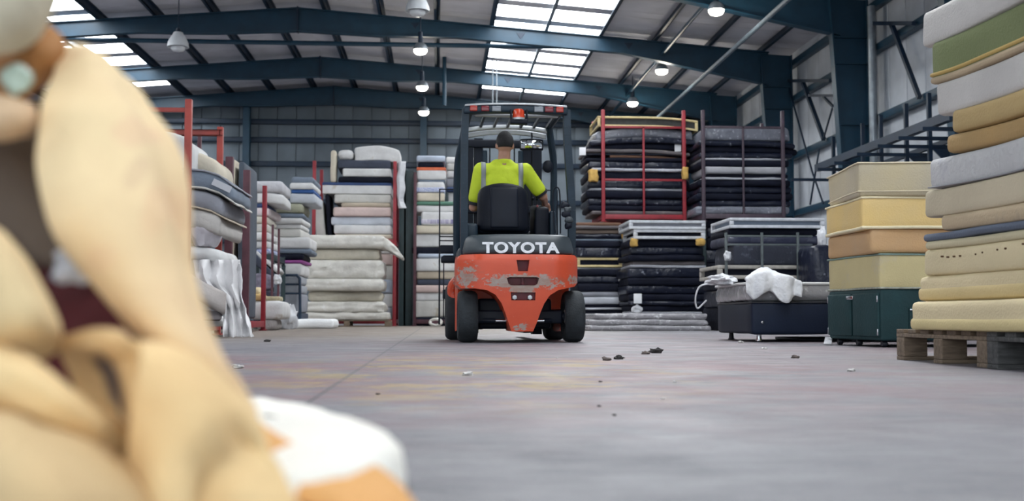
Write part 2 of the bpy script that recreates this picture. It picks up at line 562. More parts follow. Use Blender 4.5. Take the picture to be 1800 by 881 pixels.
# ---- roof: purlins, single lining sheets and rooflights
ceil_ = struct(empty('ceiling'))
RL0, RL1 = 5.66, 8.90            # rooflight band, measured from the ridge
offs = [0.80, 2.42, 4.04, 5.66, 7.28, 8.90, 10.52, 12.14, 13.76]
strips = []                      # (y0, y1, is_rooflight)
rl = [(41.85 - 1.75 * k, 43.05 - 1.75 * k) for k in range(24, -1, -1)]
y = Y0
for a, b in rl:
    n = max(1, round((a - y) / 1.2))
    for k in range(n):
        strips.append((y + (a - y) * k / n, y + (a - y) * (k + 1) / n, False))
    strips.append((a, b, True)); y = b
for k in range(3):
    strips.append((y + (Y1 - y) * k / 3, y + (Y1 - y) * (k + 1) / 3, False))
HALF = XR - RX
sheet_cache = {}
def roof_piece(name, s, o0, o1, ya, yb, m):
    key = (s, o0, o1, round(yb - ya, 3), m.name)
    if key not in sheet_cache:
        mb = MB(); g = 0.012; L = yb - ya
        vs = []
        for o in (o0, o1):
            X = RX + s * o; z = 9.21 - 0.079 * o + 0.21
            for yy in (g, L - g):
                for dz in (0, 0.06):
                    vs.append((X, yy, z + dz))
        # o0y0b o0y0t o0y1b o0y1t o1...
        mb.add(vs, [(0, 2, 6, 4), (1, 5, 7, 3), (0, 1, 3, 2), (4, 6, 7, 5), (0, 4, 5, 1), (2, 3, 7, 6)])
        sheet_cache[key] = shared(name, mb, m, None)
    return put(name, sheet_cache[key], ceil_, (0, ya, 0))
for (ya, yb, isrl) in strips:
    for s in (1, -1):
        if isrl:
            roof_piece('roof_sheet', s, 0.0, RL0, ya, yb, M_roof)
            roof_piece('rooflight_pane', s, RL0, 7.28, ya, yb, M_rl)
            roof_piece('rooflight_pane', s, 7.28, RL1, ya, yb, M_rl)
            roof_piece('roof_sheet', s, RL1, HALF, ya, yb, M_roof)
        else:
            roof_piece('roof_sheet', s, 0.0, HALF, ya, yb, M_roof)
# outer weather deck over the lining, open above the rooflights
for s in (1, -1):
    for o0, o1 in ((0, RL0), (RL1, HALF + 0.2)):
        m = MB()
        z0 = 9.21 - 0.079 * o0 + 0.3; z1 = 9.21 - 0.079 * o1 + 0.3
        m.prism([(RX + s * o0, z0), (RX + s * o1, z1), (RX + s * o1, z1 + 0.05), (RX + s * o0, z0 + 0.05)], Y0, Y1 + 0.2)
        m.build('roof_deck', M_roof, ceil_, smooth=None)
for s in (1, -1):
    for o in offs:
        X = RX + s * o; z = 9.21 - 0.079 * o
        m = MB()
        # a Z-section purlin
        m.box(X - 0.012, X + 0.012, Y0, Y1, z, z + 0.21)
        m.box(X - 0.09, X + 0.012, Y0, Y1, z, z + 0.02)
        m.box(X - 0.012, X + 0.09, Y0, Y1, z + 0.19, z + 0.21)
        m.build('purlin', M_galv if abs(o - 7.28) < 0.1 else M_steel2, ceil_, smooth=None)  # middle purlin gets a paler material for the light of the panes

# ---- portal frames
def ibeam_strip(mb, pts, wid=0.24, tf=0.03, tw=0.02, y=0.0):
    """I-section following (x, ztop, zbottom) stations in the XZ plane, web in that plane"""
    for i in range(len(pts) - 1):
        (xa, ta, ba), (xb, tb, bb) = pts[i], pts[i + 1]
        mb.prism([(xa, ba), (xb, bb), (xb, tb), (xa, ta)], y - tw / 2, y + tw / 2)
        mb.prism([(xa, ta - tf), (xb, tb - tf), (xb, tb), (xa, ta)], y - wid / 2, y + wid / 2)
        mb.prism([(xa, ba), (xb, bb), (xb, bb + tf), (xa, ba + tf)], y - wid / 2, y + wid / 2)
def make_frame(label):
    r = empty('portal_frame')
    for s in (1, -1):
        m = MB()
        st = []
        for o, dp in ((0.0, 0.70), (2.4, 0.62), (4.6, 0.45), (9.5, 0.45), (HALF - 0.95, 1.0)):
            X = RX + s * o
            st.append((X, zr(X), zr(X) - dp))
        if s < 0: st = [st[i] for i in range(len(st))]
        ibeam_strip(m, st)
        m.build('rafter', M_steel, r, smooth=None)
        # column: web in the XZ plane, deeper at the top
        m = MB(); zt = zr(XR) - 0.02
        xo = RX + s * (HALF - 0.26)
        xt = RX + s * (HALF - 1.22); xb = RX + s * (HALF - 0.75)
        q = [(xb, 0.0), (xo, 0.0), (xo, zt), (xt, zt + 0.05)]
        m.prism(q, -0.012, 0.012)
        t = 0.03 * s
        m.prism([(xb, 0), (xb + t, 0), (xt + t, zt), (xt, zt)], -0.14, 0.14)
        m.prism([(xo, 0), (xo - t, 0), (xo - t, zt), (xo, zt)], -0.14, 0.14)
        for z in (3.2, 4.9, 6.4, 7.05):
            xs = xb + (xt - xb) * z / zt
            m.prism([(xs, z), (xo, z), (xo, z + 0.02), (xs, z + 0.02)], -0.13, 0.13)
        m.build('column', M_steel, r, smooth=None)
        mb = MB()
        mb.box(min(xb - 0.1 * s, xo + 0.1 * s), max(xb - 0.1 * s, xo + 0.1 * s), -0.22, 0.22, 0, 0.03)
        mb.build('base_plate', M_steel2, r, smooth=None)
    m = MB()
    m.prism([(RX - 0.02, zr(RX) + 0.02), (RX + 0.02, zr(RX) + 0.02), (RX + 0.02, zr(RX) - 0.72), (RX - 0.02, zr(RX) - 0.72)], -0.14, 0.14)
    m.build('apex_plate', M_steel2, r, smooth=None)
    for o in (3.4, 6.5, 9.7):      # fly-brace gussets on the web
        m = MB(); X = RX + o
        m.prism([(X - 0.13, zr(X) - 0.12), (X + 0.13, zr(X) - 0.12), (X, zr(X) - 0.30)], -0.03, 0.03)
        m.build('gusset', M_steel2, r, smooth=None)
    return r
fr_lab = {27.0: 'blue steel portal frame whose tapered column stands left of the tall foam stack',
          33.0: 'blue steel portal frame with the uppermost full rafter in view',
          39.3: 'blue steel portal frame with the second, lower rafter in view',
          44.4: 'dark blue end portal frame against the back gable wall'}
f0 = make_frame('')
first = True
for yy in (21.0, 27.0, 33.0, 39.3, 44.4):
    r = f0 if first else copy_tree(f0)
    first = False
    r.location = (0, yy, 0)
    if yy < 26: lab = 'blue steel portal frame hidden behind the tall foam stack at the right edge'
    else: lab = fr_lab[yy]
    tag(r, lab, 'steel frame', 'portal frames of the hall')

# ---- services under the roof
def lone(name, mb, m, label, cat, group=None, origin=None, smooth=35):
    c = origin if origin is not None else Vector((sum(v.x for v in mb.v) / len(mb.v), sum(v.y for v in mb.v) / len(mb.v), min(v.z for v in mb.v)))
    o = mb.build(name, m, None, smooth, c)
    return tag(o, label, cat, group)
lone('sprinkler_pipe', MB().tube([(-11.5, 33.5, 8.30), (7.3, 33.5, 8.30)], 0.07, 10), M_steel, 'long blue horizontal pipe hung below the uppermost rafter', 'pipe')
lone('conduit', MB().tube([(7.6, 12.0, 7.15), (7.6, 44.0, 7.15)], 0.06, 10), M_cond, 'grey pipe running back under the roof beside the right wall', 'pipe')
lone('conduit', MB().tube([(6.6, 12.0, 8.0), (6.6, 43.5, 8.0)], 0.05, 8), M_steel, 'thin dark conduit above the right row of lamps', 'pipe')
lone('drop_pipe', MB().tube([P(781, 186, 38.4), (P(781, 186, 38.4).x, 38.4, zr(0.2) + 0.2)], 0.07, 10), M_steel, 'vertical blue pipe hanging from the roof left of the forklift guard', 'pipe')
for px in (866, 873):
    lone('hanging_chain', MB().tube([P(px, 60, 38.2), P(px, 182, 38.2)], 0.022, 6), M_galv, 'thin chain hanging beneath the roof panes, %s of a pair' % ('left' if px < 870 else 'right'), 'chain')

# ---- high bay lamps
M_lamp = bpy.data.materials.new('glowing lamp'); M_lamp.use_nodes = True
_b = M_lamp.node_tree.nodes['Principled BSDF']
_b.inputs['Emission Color'].default_value = (1.0, 0.93, 0.78, 1); _b.inputs['Emission Strength'].default_value = 14
def high_bay(loc, top, label, lit=True):
    r = empty('high_bay_lamp', loc)
    MB().lathe([(0.03, 0.20), (0.10, 0.19), (0.15, 0.15), (0.19, 0.07), (0.205, 0.0), (0.195, 0.0), (0.18, 0.06), (0.13, 0.13), (0.05, 0.16)] if lit else [(0.03, 0.42), (0.12, 0.40), (0.15, 0.34), (0.20, 0.27), (0.27, 0.12), (0.285, 0.0), (0.27, 0.0), (0.25, 0.10), (0.18, 0.22), (0.05, 0.30)], n=24).build('shade', M_galv if lit else M_white, r)
    MB().lathe([(0.03, 0.52), (0.06, 0.50), (0.07, 0.40 if not lit else 0.24), (0.05, 0.38 if not lit else 0.18)], n=16).build('gear_housing', M_steel2, r)
    MB().tube([(0, 0, 0.48), (0, 0, top - loc[2])], 0.014, 6).build('suspension_rod', M_steel2, r)
    MB().lathe([(0.0, 0.06), (0.12, 0.05), (0.185, 0.0), (0.18, -0.05), (0.14, -0.10), (0.07, -0.125), (0.0, -0.13)], n=20).build('bulb', M_lamp if lit else M_white, r)
    if lit:
        l = bpy.data.lights.new('lamp_light', 'POINT'); l.energy = 60; l.color = (1, 0.92, 0.78); l.shadow_soft_size = 0.2
        lo = bpy.data.objects.new('lamp_light', l); COL.objects.link(lo); lo.parent = r; lo.location = (0, 0, -0.3)
    return tag(r, label, 'lamp', 'high bay lamps under the roof')
zl = 7.5
def lamp_at(px, py, label, lit=True):
    Y = (zl - CAM_H) * F_PX / (557 - py)
    if abs(Y - 27) < 0.5: Y = 26.4
    p = P(px, py, Y)
    high_bay(tuple(p), zr(p.x) + 0.205, label, lit)
lamp_at(734, 20, 'white bell-shaped lamp, unlit, at the top edge left of the roof panes', False)
lamp_at(739, 88, 'lit lamp just below the uppermost rafter, left row')
lamp_at(742, 153, 'lit lamp below the second rafter, middle of the left row')
lamp_at(745, 197, 'lit lamp before the back wall, lowest of the left row')
lamp_at(1259, 18, 'lit lamp nearest the top edge, largest of the right row')
lamp_at(1163, 124, 'lit lamp in the middle of the right row')
lamp_at(1112, 181, 'lit lamp lowest of the right row, above the red stillage')
lamp_at(313, 83, 'unlit pale lamp under the roof at the left', False)

# ---- wall bracing on the right wall, mapped on the plane of the girts
XB = 10.42
def brace(name, p, q, w, label, X=XB, m=None):
    a = PX(*p, X); b = PX(*q, X)
    lone(name, MB().bar(a, b, w, w, (1, 0, 0)), m or M_steel2, label, 'brace', None, smooth=None)
brace('bracing_strut', (1532, 41), (1606, 41), 0.09, 'dark horizontal strut on the right wall near the top, behind the tapered column')
brace('bracing_strut', (1567, 42), (1616, 172), 0.09, 'dark slanted strut on the right wall right of the tapered column')
brace('bracing_strut', (1380, 142), (1460, 142), 0.09, 'dark horizontal strut on the right wall left of the tapered column')
brace('bracing_strut', (1411, 144), (1448, 245), 0.1, 'dark slanted strut on the wall left of the tapered column')
brace('bracing_rod', (1383, 142), (1428, 303), 0.04, 'long thin bracing rod on the wall above the dark stillage')
brace('bracing_strut', (1422, 168), (1466, 168), 0.07, 'short horizontal strut just left of the tapered column')
brace('bracing_rod', (1446, 169), (1464, 187), 0.06, 'short slanted knee brace beside the tapered column')
brace('bracing_rod', (1463, 190), (1447, 246), 0.04, 'thin rod slanting down to the girt beside the tapered column')
brace('bracing_rod', (1440, 262), (1424, 360), 0.04, 'thin rod crossing low on the wall left of the cream stack')
brace('bracing_rod', (1428, 303), (1447, 358), 0.04, 'thin rod crossing low on the wall, leaning the other way')
lone('downpipe', MB().tube([(10.2, 33.8, 0), (10.2, 33.8, 7.6)], 0.16, 14), M_steel, 'thick blue downpipe beside the second column', 'pipe')
lone('downpipe', MB().tube([(10.38, 26.4, 0), (10.38, 26.4, 7.7)], 0.1, 12), M_galv, 'grey downpipe right of the tapered column', 'pipe')

# ---- gantry walkway along the right wall
gw = empty('steel_gantry', (9.7, 23, 3.78))
def gpart(name, mb):
    o = Vector((9.7, 23, 3.78)); mb.v = [v - o for v in mb.v]
    return mb.build(name, M_steel2, gw, smooth=None)
gpart('edge_beam', MB().box(9.13, 9.27, 15.0, 27.0, 3.76, 3.93))
gpart('edge_beam', MB().box(10.26, 10.34, 15.0, 26.0, 3.74, 3.84))
for yy in (28.1, 26.1, 25.0, 23.6, 22.45, 21.4, 20.3, 19.2):
    gpart('post', MB().box(9.96, 10.04, yy - 0.04, yy + 0.04, 3.1, 4.8))
    gpart('bracket', MB().box(8.9, 10.45, yy - 0.03, yy + 0.03, 3.66, 3.73))
    m = MB(); m.prism([(10.04, 3.66), (10.45, 3.66), (10.45, 3.25)], yy - 0.02, yy + 0.02); gpart('gusset', m)
tag(gw, 'dark steel gantry with upright posts along the right wall behind the foam stacks', 'walkway')
# ================================================================== MATTRESSES, STACKS, STILLAGES
ORD = ['topmost', 'second', 'third', 'fourth', 'fifth', 'sixth', 'seventh', 'eighth', 'ninth', 'tenth', 'eleventh', 'twelfth', 'thirteenth', 'fourteenth', 'fifteenth', 'sixteenth', 'seventeenth', 'eighteenth', 'nineteenth', 'twentieth', 'twenty-first', 'twenty-second']
def fab(name, col, **k):
    k.setdefault('rough', 0.8); k.setdefault('var', 0.1); k.setdefault('scale', 3.0); k.setdefault('bump', 0.25); k.setdefault('bscale', 30)
    return mat(name, col, **k)
STY = {
 'white': (fab('white ticking', (0.66, 0.66, 0.66), stain=(0.45, 0.40, 0.33), stain_amt=0.2), 'white mattress'),
 'offwhite': (fab('off-white ticking', (0.56, 0.55, 0.52), stain=(0.40, 0.34, 0.26), stain_amt=0.3), 'off-white mattress'),
 'cream': (fab('cream ticking', (0.62, 0.56, 0.45), stain=(0.42, 0.34, 0.24), stain_amt=0.3), 'cream mattress'),
 'beige': (fab('beige ticking', (0.48, 0.41, 0.32)), 'beige mattress'),
 'pink': (fab('pale pink ticking', (0.60, 0.47, 0.44)), 'pale pink mattress'),
 'paleblue': (fab('pale blue ticking', (0.44, 0.50, 0.60)), 'pale blue mattress'),
 'bluegrey': (fab('blue-grey ticking', (0.17, 0.21, 0.27)), 'blue-grey mattress or dark-gap stand-in'),
 'grey': (fab('grey ticking', (0.27, 0.28, 0.32)), 'grey mattress'),
 'darkgrey': (fab('dark grey cloth', (0.06, 0.07, 0.10), spec=0.2), 'dark grey bed base'),
 'black': (fab('black cloth', (0.008, 0.010, 0.022), rough=0.7, spec=0.15, bump=0.5, bscale=14, var=0.2), 'black mattress base'),
 'blackw': (fab('black wrapped', (0.010, 0.013, 0.028), rough=0.3, spec=0.35, bump=0.9, bscale=9, stain=(0.30, 0.32, 0.38), stain_amt=0.18, stain_scale=9), 'black plastic-wrapped base'),
 'navy': (fab('navy cloth', (0.03, 0.06, 0.16)), 'navy mattress'),
 'blue': (fab('blue cloth', (0.03, 0.10, 0.30)), 'blue mattress'),
 'brown': (fab('brown board', (0.15, 0.075, 0.045)), 'brown timber base'),
 'greybrown': (fab('grey-brown cloth', (0.13, 0.115, 0.12), stain=(0.25, 0.2, 0.17), stain_amt=0.3), 'grey-brown base'),
 'plastic': (fab('clear wrapped grey', (0.20, 0.21, 0.25), rough=0.2, bump=1.0, bscale=11, stain=(0.55, 0.56, 0.6), stain_amt=0.35, stain_scale=14), 'grey plastic-wrapped mattress'),
 'whitew': (fab('white wrapped', (0.64, 0.62, 0.57), rough=0.35, bump=0.8, bscale=8, stain=(0.74, 0.74, 0.73), stain_amt=0.4, stain_scale=5), 'white bagged foam slab'),
 'green': (fab('green cloth', (0.10, 0.22, 0.16)), 'green mattress'),
 'greencream': (fab('greenish cream ticking', (0.36, 0.36, 0.27), stain=(0.22, 0.23, 0.14), stain_amt=0.6), 'stained greenish mattress'),
 'purple': (fab('magenta cloth', (0.30, 0.07, 0.28)), 'magenta mattress'),
 'quilt': (fab('quilted grey-white ticking', (0.50, 0.50, 0.53), bump=0.6, bscale=18), 'quilted grey-white mattress'),
 'fuzz': (fab('pale wadding', (0.46, 0.47, 0.52), bump=1.0, bscale=25), 'thin pale wadding sheet'),
}
M_orange = mat('orange band', (0.62, 0.13, 0.05), 0.7)
M_bluepat = mat('blue flowered band', (0.16, 0.22, 0.48), 0.8, 0, 0.1, 40, col2=(0.62, 0.64, 0.7))
M_purpat = mat('purple patterned band', (0.20, 0.18, 0.34), 0.8, 0, 0.1, 18, col2=(0.6, 0.58, 0.62), stretch=(1, 1, 0.2))
M_pinkpat = mat('pink striped ticking', (0.62, 0.48, 0.50), 0.8, 0, 0.1, 26, col2=(0.62, 0.61, 0.62), stretch=(1, 1, 0.1))
M_label = mat('white paper tag', (0.78, 0.79, 0.82), 0.7, 0, 0.03)
M_blackp = mat('black trim', (0.012, 0.014, 0.022), 0.5)
M_green_trim = mat('green trim', (0.10, 0.24, 0.17), 0.7)

def slab_fn(w, d, h, seed, amp, droop, sag, ragged=0.0, freq=2.5, dp=2.0):
    s = Vector((seed * 3.17, seed * 1.31, seed * 0.77))
    def fn(v):
        u = v.x / (w / 2)
        p = v * freq + s
        k = 0.35
        dz = 0.0
        if droop[0] and u < 0: dz -= droop[0] * abs(u) ** dp
        if droop[1] and u > 0: dz -= droop[1] * abs(u) ** dp
        if sag: dz -= sag * (1 - u * u)
        o = Vector((noise.noise(p) * amp, noise.noise(p + Vector((9, 3, 1))) * amp, noise.noise(p + Vector((2, 8, 5))) * amp * k))
        if ragged:
            q = v * 9 + s
            e = noise.noise(q) * ragged
            o.x += e if abs(u) > 0.7 else 0
            o.y += noise.noise(q + Vector((4, 4, 4))) * ragged
        return v + o + Vector((0, 0, dz))
    return fn
def slab(name, x0, x1, y0, y1, z0, z1, m, r=0.04, seed=0, amp=0.012, n=(7, 3, 3), droop=(0, 0), sag=0.0, ragged=0.0, rz=0.0, bands=(), freq=2.5, dp=2.0):
    w, d, h = x1 - x0, y1 - y0, z1 - z0
    fn = slab_fn(w, d, h, seed, amp, droop, sag, ragged, freq, dp)
    vs, fs = rounded_box(w, d, h, min(r, h * 0.45), n, fn)
    up = Vector((0, 0, h / 2))
    mb = MB(); mb.add([v + up for v in vs], fs)
    o = mb.build(name, m, None, 60)
    o.location = ((x0 + x1) / 2, (y0 + y1) / 2, z0); o.rotation_euler = (0, 0, rz)
    for bn, f0, f1, bm in bands:
        bh = (f1 - f0) * h
        c = Vector((0, 0, (f0 + f1) / 2 * h - h / 2))
        v2, f2 = rounded_box(w + 0.012, d + 0.012, bh, min(0.02, bh * 0.4), (n[0], n[1], 1))
        v2 = [fn(v + c) + up for v in v2]
        b2 = MB(); b2.add(v2, f2); b2.build(bn, bm, o, 60)
    return o

def stack(layers, Y, depth, where, group, zbase=None, seed=0, cat='mattress', gap=0.0, yj=0.06):
    """layers listed from the top down: (style, px0, px1, py_top, py_bottom, options)"""
    rnd = random.Random(seed)
    out = []
    n = len(layers)
    for k in range(n - 1, -1, -1):
        ly = layers[k]
        sty, a, b, t, bo = ly[:5]
        op = ly[5] if len(ly) > 5 else {}
        m, desc = STY[sty]
        m = op.get('mat', m); desc = op.get('desc', desc)
        yy = Y + rnd.uniform(-yj, yj) + op.get('dy', 0)
        pm = (t + bo) / 2
        if sty in ('black', 'blackw', 'plastic', 'greybrown'): a += rnd.uniform(-4, 3); b += rnd.uniform(-3, 4)
        x0 = P(a, pm, yy).x; x1 = P(b, pm, yy).x
        zt = P((a + b) / 2, t, yy).z
        zb = P((a + b) / 2, bo, yy).z
        if zbase is not None: zb = zbase + gap
        if zt - zb < 0.025: zt = zb + 0.025
        lab = op.get('label') or ('%s, %s %s' % (desc, (ORD[k] if k == 0 else ORD[k] + ' from top') + ' in', where))
        o = slab(op.get('name', 'mattress' if 'base' not in desc else 'box_spring'), x0, x1, yy, yy + op.get('depth', depth), zb, zt, m, op.get('r', 0.05), seed * 31 + k, op.get('amp', 0.034 if sty in ('black', 'blackw', 'plastic', 'fuzz', 'greybrown') else 0.016), op.get('n', (12, 3, 3)),
                 op.get('droop', (0, 0)), op.get('sag', 0), op.get('ragged', 0.012 if sty in ('black', 'blackw', 'fuzz') else 0.004), R(op.get('rz', rnd.uniform(-1.2, 1.2))), op.get('bands', ()))
        tag(o, lab, op.get('cat', 'bed base' if 'base' in desc else cat), group)
        if 'tagpx' in op:
            tx, ty, tw = op['tagpx']
            p = P(tx, ty, yy - 0.012) - o.location
            MB().rbox(p.x - tw / 2, p.x + tw / 2, p.y - 0.004, p.y + 0.004, p.z - tw * 0.55, p.z + tw * 0.55, 0.003, (1, 1, 1)).build('paper_tag', M_label, o)
        out.append(o)
        zbase = zt
    return out

M_red = mat('red painted steel', (0.31, 0.020, 0.032), 0.5, 0, 0.15, 5)
M_red2 = mat('orange-red painted steel', (0.36, 0.045, 0.032), 0.5, 0, 0.15, 5)
M_maroon = mat('maroon painted steel', (0.10, 0.03, 0.045), 0.55, 0, 0.2, 5)
M_dgreen = mat('dark green painted steel', (0.02, 0.045, 0.05), 0.5, 0, 0.15, 5)
def stillage(x0, x1, y0, y1, z0, ztop, m, label, pw=0.08, mids=(), rails=(), back=True, toprail=None, deck=True):
    c = Vector(((x0 + x1) / 2, (y0 + y1) / 2, z0))
    r = empty('stillage', c)
    def pt(name, mb):
        mb.v = [v - c for v in mb.v]
        return mb.build(name, m, r, 30)
    h = pw / 2
    for xx in (x0, x1):
        for yy in ((y0, y1) if back else (y0,)):
            pt('post', MB().rbox(xx - h, xx + h, yy - h, yy + h, z0, ztop, 0.008, (1, 1, 1)))
            pt('foot', MB().rbox(xx - h * 1.6, xx + h * 1.6, yy - h * 1.6, yy + h * 1.6, z0, z0 + 0.02, 0.004, (1, 1, 1)))
    for yy in (y0, y1):
        pt('base_rail', MB().rbox(x0 + h, x1 - h, yy - h * 0.8, yy + h * 0.8, z0 + 0.06, z0 + 0.16, 0.006, (1, 1, 1)))
        if toprail: pt('top_rail', MB().rbox(x0 + h, x1 - h, yy - h * 0.6, yy + h * 0.6, toprail - 0.05, toprail, 0.006, (1, 1, 1)))
    for xx in (x0, x1):
        pt('base_rail', MB().rbox(xx - h * 0.8, xx + h * 0.8, y0 + h, y1 - h, z0 + 0.06, z0 + 0.16, 0.006, (1, 1, 1)))
    if deck:
        for k in range(5):
            yy = y0 + 0.1 + (y1 - y0 - 0.2) * k / 4
            pt('deck_slat', MB().box(x0 + h, x1 - h, yy - 0.06, yy + 0.06, z0 + 0.13, z0 + 0.165))
    for xx in mids:
        pt('mid_post', MB().rbox(xx - h * 0.6, xx + h * 0.6, y0 - h * 0.6, y0 + h * 0.6, z0 + 0.16, toprail or ztop, 0.006, (1, 1, 1)))
    for zz in rails:
        pt('mid_rail', MB().rbox(x0 + h, x1 - h, y0 - h * 0.5, y0 + h * 0.5, zz - 0.025, zz + 0.025, 0.006, (1, 1, 1)))
    tag(r, label, 'stillage')
    return r

# ---- wooden pallet
M_wood = mat('weathered pallet wood', (0.23, 0.17, 0.12), 0.85, 0, 0.2, 9, bump=0.4, bscale=30, stretch=(1, 6, 6))
M_wood2 = mat('dark weathered pallet wood', (0.10, 0.10, 0.10), 0.85, 0, 0.25, 9, bump=0.4, bscale=30, stretch=(1, 6, 6))
def pallet(loc, lx, ly, m, label, h=0.15, rz=0, group=None):
    r = empty('pallet', loc, rz)
    for i in range(3):
        yy = -ly / 2 + 0.05 + (ly - 0.1) * i / 2
        MB().rbox(-lx / 2, lx / 2, yy - 0.05, yy + 0.05, 0, 0.02, 0.003, (1, 1, 1)).build('bottom_board', m, r)
        for j in range(3):
            xx = -lx / 2 + 0.065 + (lx - 0.13) * j / 2
            MB().rbox(xx - 0.065, xx + 0.065, yy - 0.05, yy + 0.05, 0.02, h - 0.042, 0.006, (1, 1, 1)).build('block', m, r)
    for j in range(3):
        xx = -lx / 2 + 0.065 + (lx - 0.13) * j / 2
        MB().rbox(xx - 0.065, xx + 0.065, -ly / 2, ly / 2, h - 0.042, h - 0.021, 0.003, (1, 1, 1)).build('stringer', m, r)
    n = 7
    for i in range(n):
        yy = -ly / 2 + 0.05 + (ly - 0.1) * i / (n - 1)
        MB().rbox(-lx / 2, lx / 2, yy - 0.048, yy + 0.048, h - 0.021, h, 0.003, (1, 1, 1)).build('top_board', m, r)
    return tag(r, label, 'pallet', group)

# ---- open bed frame: two rails joined by corner blocks, dark panel set back inside
def bed_frame(x0, x1, y0, y1, z0, z1, m, label, group, rail=0.045, inner=None, droop=(0, 0), rz=0.0):
    w, d, h = x1 - x0, y1 - y0, z1 - z0
    r = empty('bedstead', ((x0 + x1) / 2, (y0 + y1) / 2, z0), rz)
    def dz(x):
        u = x / (w / 2)
        return -(droop[0] if u < 0 else droop[1]) * u * u
    def rail_(name, ya, yb, za, zb):
        vs, fs = rounded_box(w, yb - ya, zb - za, 0.012, (8, 1, 1))
        c = Vector((0, (ya + yb) / 2, (za + zb) / 2))
        MB().add([v + c + Vector((0, 0, dz(v.x))) for v in vs], fs).build(name, m, r)
    for za, zb in ((0, rail), (h - rail, h)):
        rail_('rail', -d / 2, -d / 2 + rail, za, zb); rail_('rail', d / 2 - rail, d / 2, za, zb)
        for s in (-1, 1):
            xx = s * (w / 2 - rail / 2)
            MB().rbox(xx - rail / 2, xx + rail / 2, -d / 2 + rail, d / 2 - rail, za + dz(w / 2 * s), zb + dz(w / 2 * s), 0.01, (1, 3, 1)).build('end_rail', m, r)
    for sx in (-1, 1):
        for sy in (-1, 1):
            xx = sx * (w / 2 - rail * 0.7); yy = sy * (d / 2 - rail * 0.5)
            MB().rbox(xx - rail * 0.7, xx + rail * 0.7, yy - rail * 0.5, yy + rail * 0.5, rail + dz(w / 2 * sx), h - rail + dz(w / 2 * sx), 0.008, (1, 1, 1)).build('corner_block', m, r)
    if inner:
        vs, fs = rounded_box(w - 2.4 * rail, d - 2.4 * rail, h - 0.03, 0.02, (8, 1, 1))
        MB().add([v + Vector((0, 0, h / 2 + dz(v.x))) for v in vs], fs).build('inner_panel', inner, r)
    tag(r, label, 'bed frame', group)
    return r
M_yellowwood = mat('pale yellow foam edge', (0.66, 0.54, 0.28), 0.75, 0, 0.1, 6)
M_whitewrap = mat('white wrapped rail', (0.60, 0.62, 0.66), 0.4, 0, 0.12, 10, bump=0.5, bscale=20)
M_beigewrap = mat('beige wrapped rail', (0.44, 0.41, 0.37), 0.45, 0, 0.15, 10, bump=0.5, bscale=20)
M_inner = mat('dark olive board', (0.045, 0.047, 0.045), 0.8)

# ------------------------------------------------------------------ F: tall white stack behind the forklift mast
YF = 28.6
pf = 'tall stack left of the mast'
layersF = [
 ('paleblue', 732, 783, 273.5, 285), ('black', 733, 783, 285, 294, {'desc': 'thin black mattress'}),
 ('white', 733, 784, 294, 316, {'bands': (('orange_band', 0.72, 0.99, M_orange),), 'desc': 'white mattress with orange band'}),
 ('bluegrey', 735, 783, 316, 319.5), ('white', 733, 782, 319.5, 339, {'bands': (('flowered_band', 0.05, 0.5, M_bluepat),), 'desc': 'white mattress with blue flowers'}),  # thin blue-grey slab stands in for the dark gap between mattresses
 ('cream', 733, 782, 339, 354), ('green', 733, 801, 354, 361), ('white', 732, 801, 361, 372.5),
 ('white', 741, 803, 372.5, 395.5, {'bands': (('patterned_band', 0.1, 0.45, M_purpat),), 'desc': 'white mattress with purple pattern'}),
 ('cream', 731, 803, 396, 411), ('white', 728, 803, 411, 434.5), ('black', 729, 800, 434.5, 446), ('paleblue', 733, 800, 446, 454),
 ('white', 731, 802, 454, 477), ('beige', 733, 802, 477, 491), ('darkgrey', 733, 803, 491, 501.5), ('pink', 729, 803, 501.5, 514.5),
 ('white', 731, 803, 514.5, 529), ('offwhite', 728, 803, 529, 558, {'ragged': 0.03}), ('black', 730, 803, 558, 573)]
stack(layersF, YF, 1.3, pf, 'mattresses in the stack left of the mast', 0.0, seed=1)
layersF2 = [('white', 785, 812, 276, 287), ('offwhite', 785, 812, 287, 300), ('white', 786, 812, 300, 313), ('grey', 785, 812, 313, 329), ('navy', 785, 812, 329, 338), ('white', 786, 812, 338, 352)]
st2 = 'short column beside the mast'
stillage(P(786, 300, 30.2).x, P(852, 300, 30.2).x, 30.3, 31.6, 0, P(800, 360, 30.2).z - 0.16, M_dgreen, 'dark stillage behind the forklift mast under a short mattress column')
stillage_top = P(800, 360, 30.2).z - 0.16
stillage(P(786, 300, 30.2).x, P(852, 300, 30.2).x, 30.3, 31.6, stillage_top, stillage_top + 0.5, M_dgreen, 'low dark stillage behind the mast carrying a short mattress column')
for l in range(len(layersF2)):
    pass
stack([(a, b, 848, d, e) for (a, b, c, d, e) in layersF2], 30.35, 1.2, st2, 'mattresses beside the mast', stillage_top + 0.165, seed=2)
xl, xr_ = P(729.5, 400, YF - 0.1).x, P(812, 400, YF - 0.1).x
stillage(xl, xr_, YF - 0.12, YF + 1.5, 0, P(730, 304, YF).z, M_maroon, 'maroon stillage around the tall stack left of the mast', 0.075, deck=False)
xl, xr_ = P(707, 400, 29.2).x, P(720, 400, 29.2).x
for px, wpx, lab in ((708, 0.09, 'left of the pair'), (718, 0.12, 'right of the pair')):
    p = P(px, 400, 29.0)
    o = MB().rbox(p.x - wpx, p.x + wpx, 28.9, 29.1, 0, P(px, 300, 29).z, 0.01, (1, 1, 1))
    MBo = lone('steel_pole', o, M_dgreen, 'dark green rack upright between the two stacks, ' + lab, 'post', 'dark rack uprights')
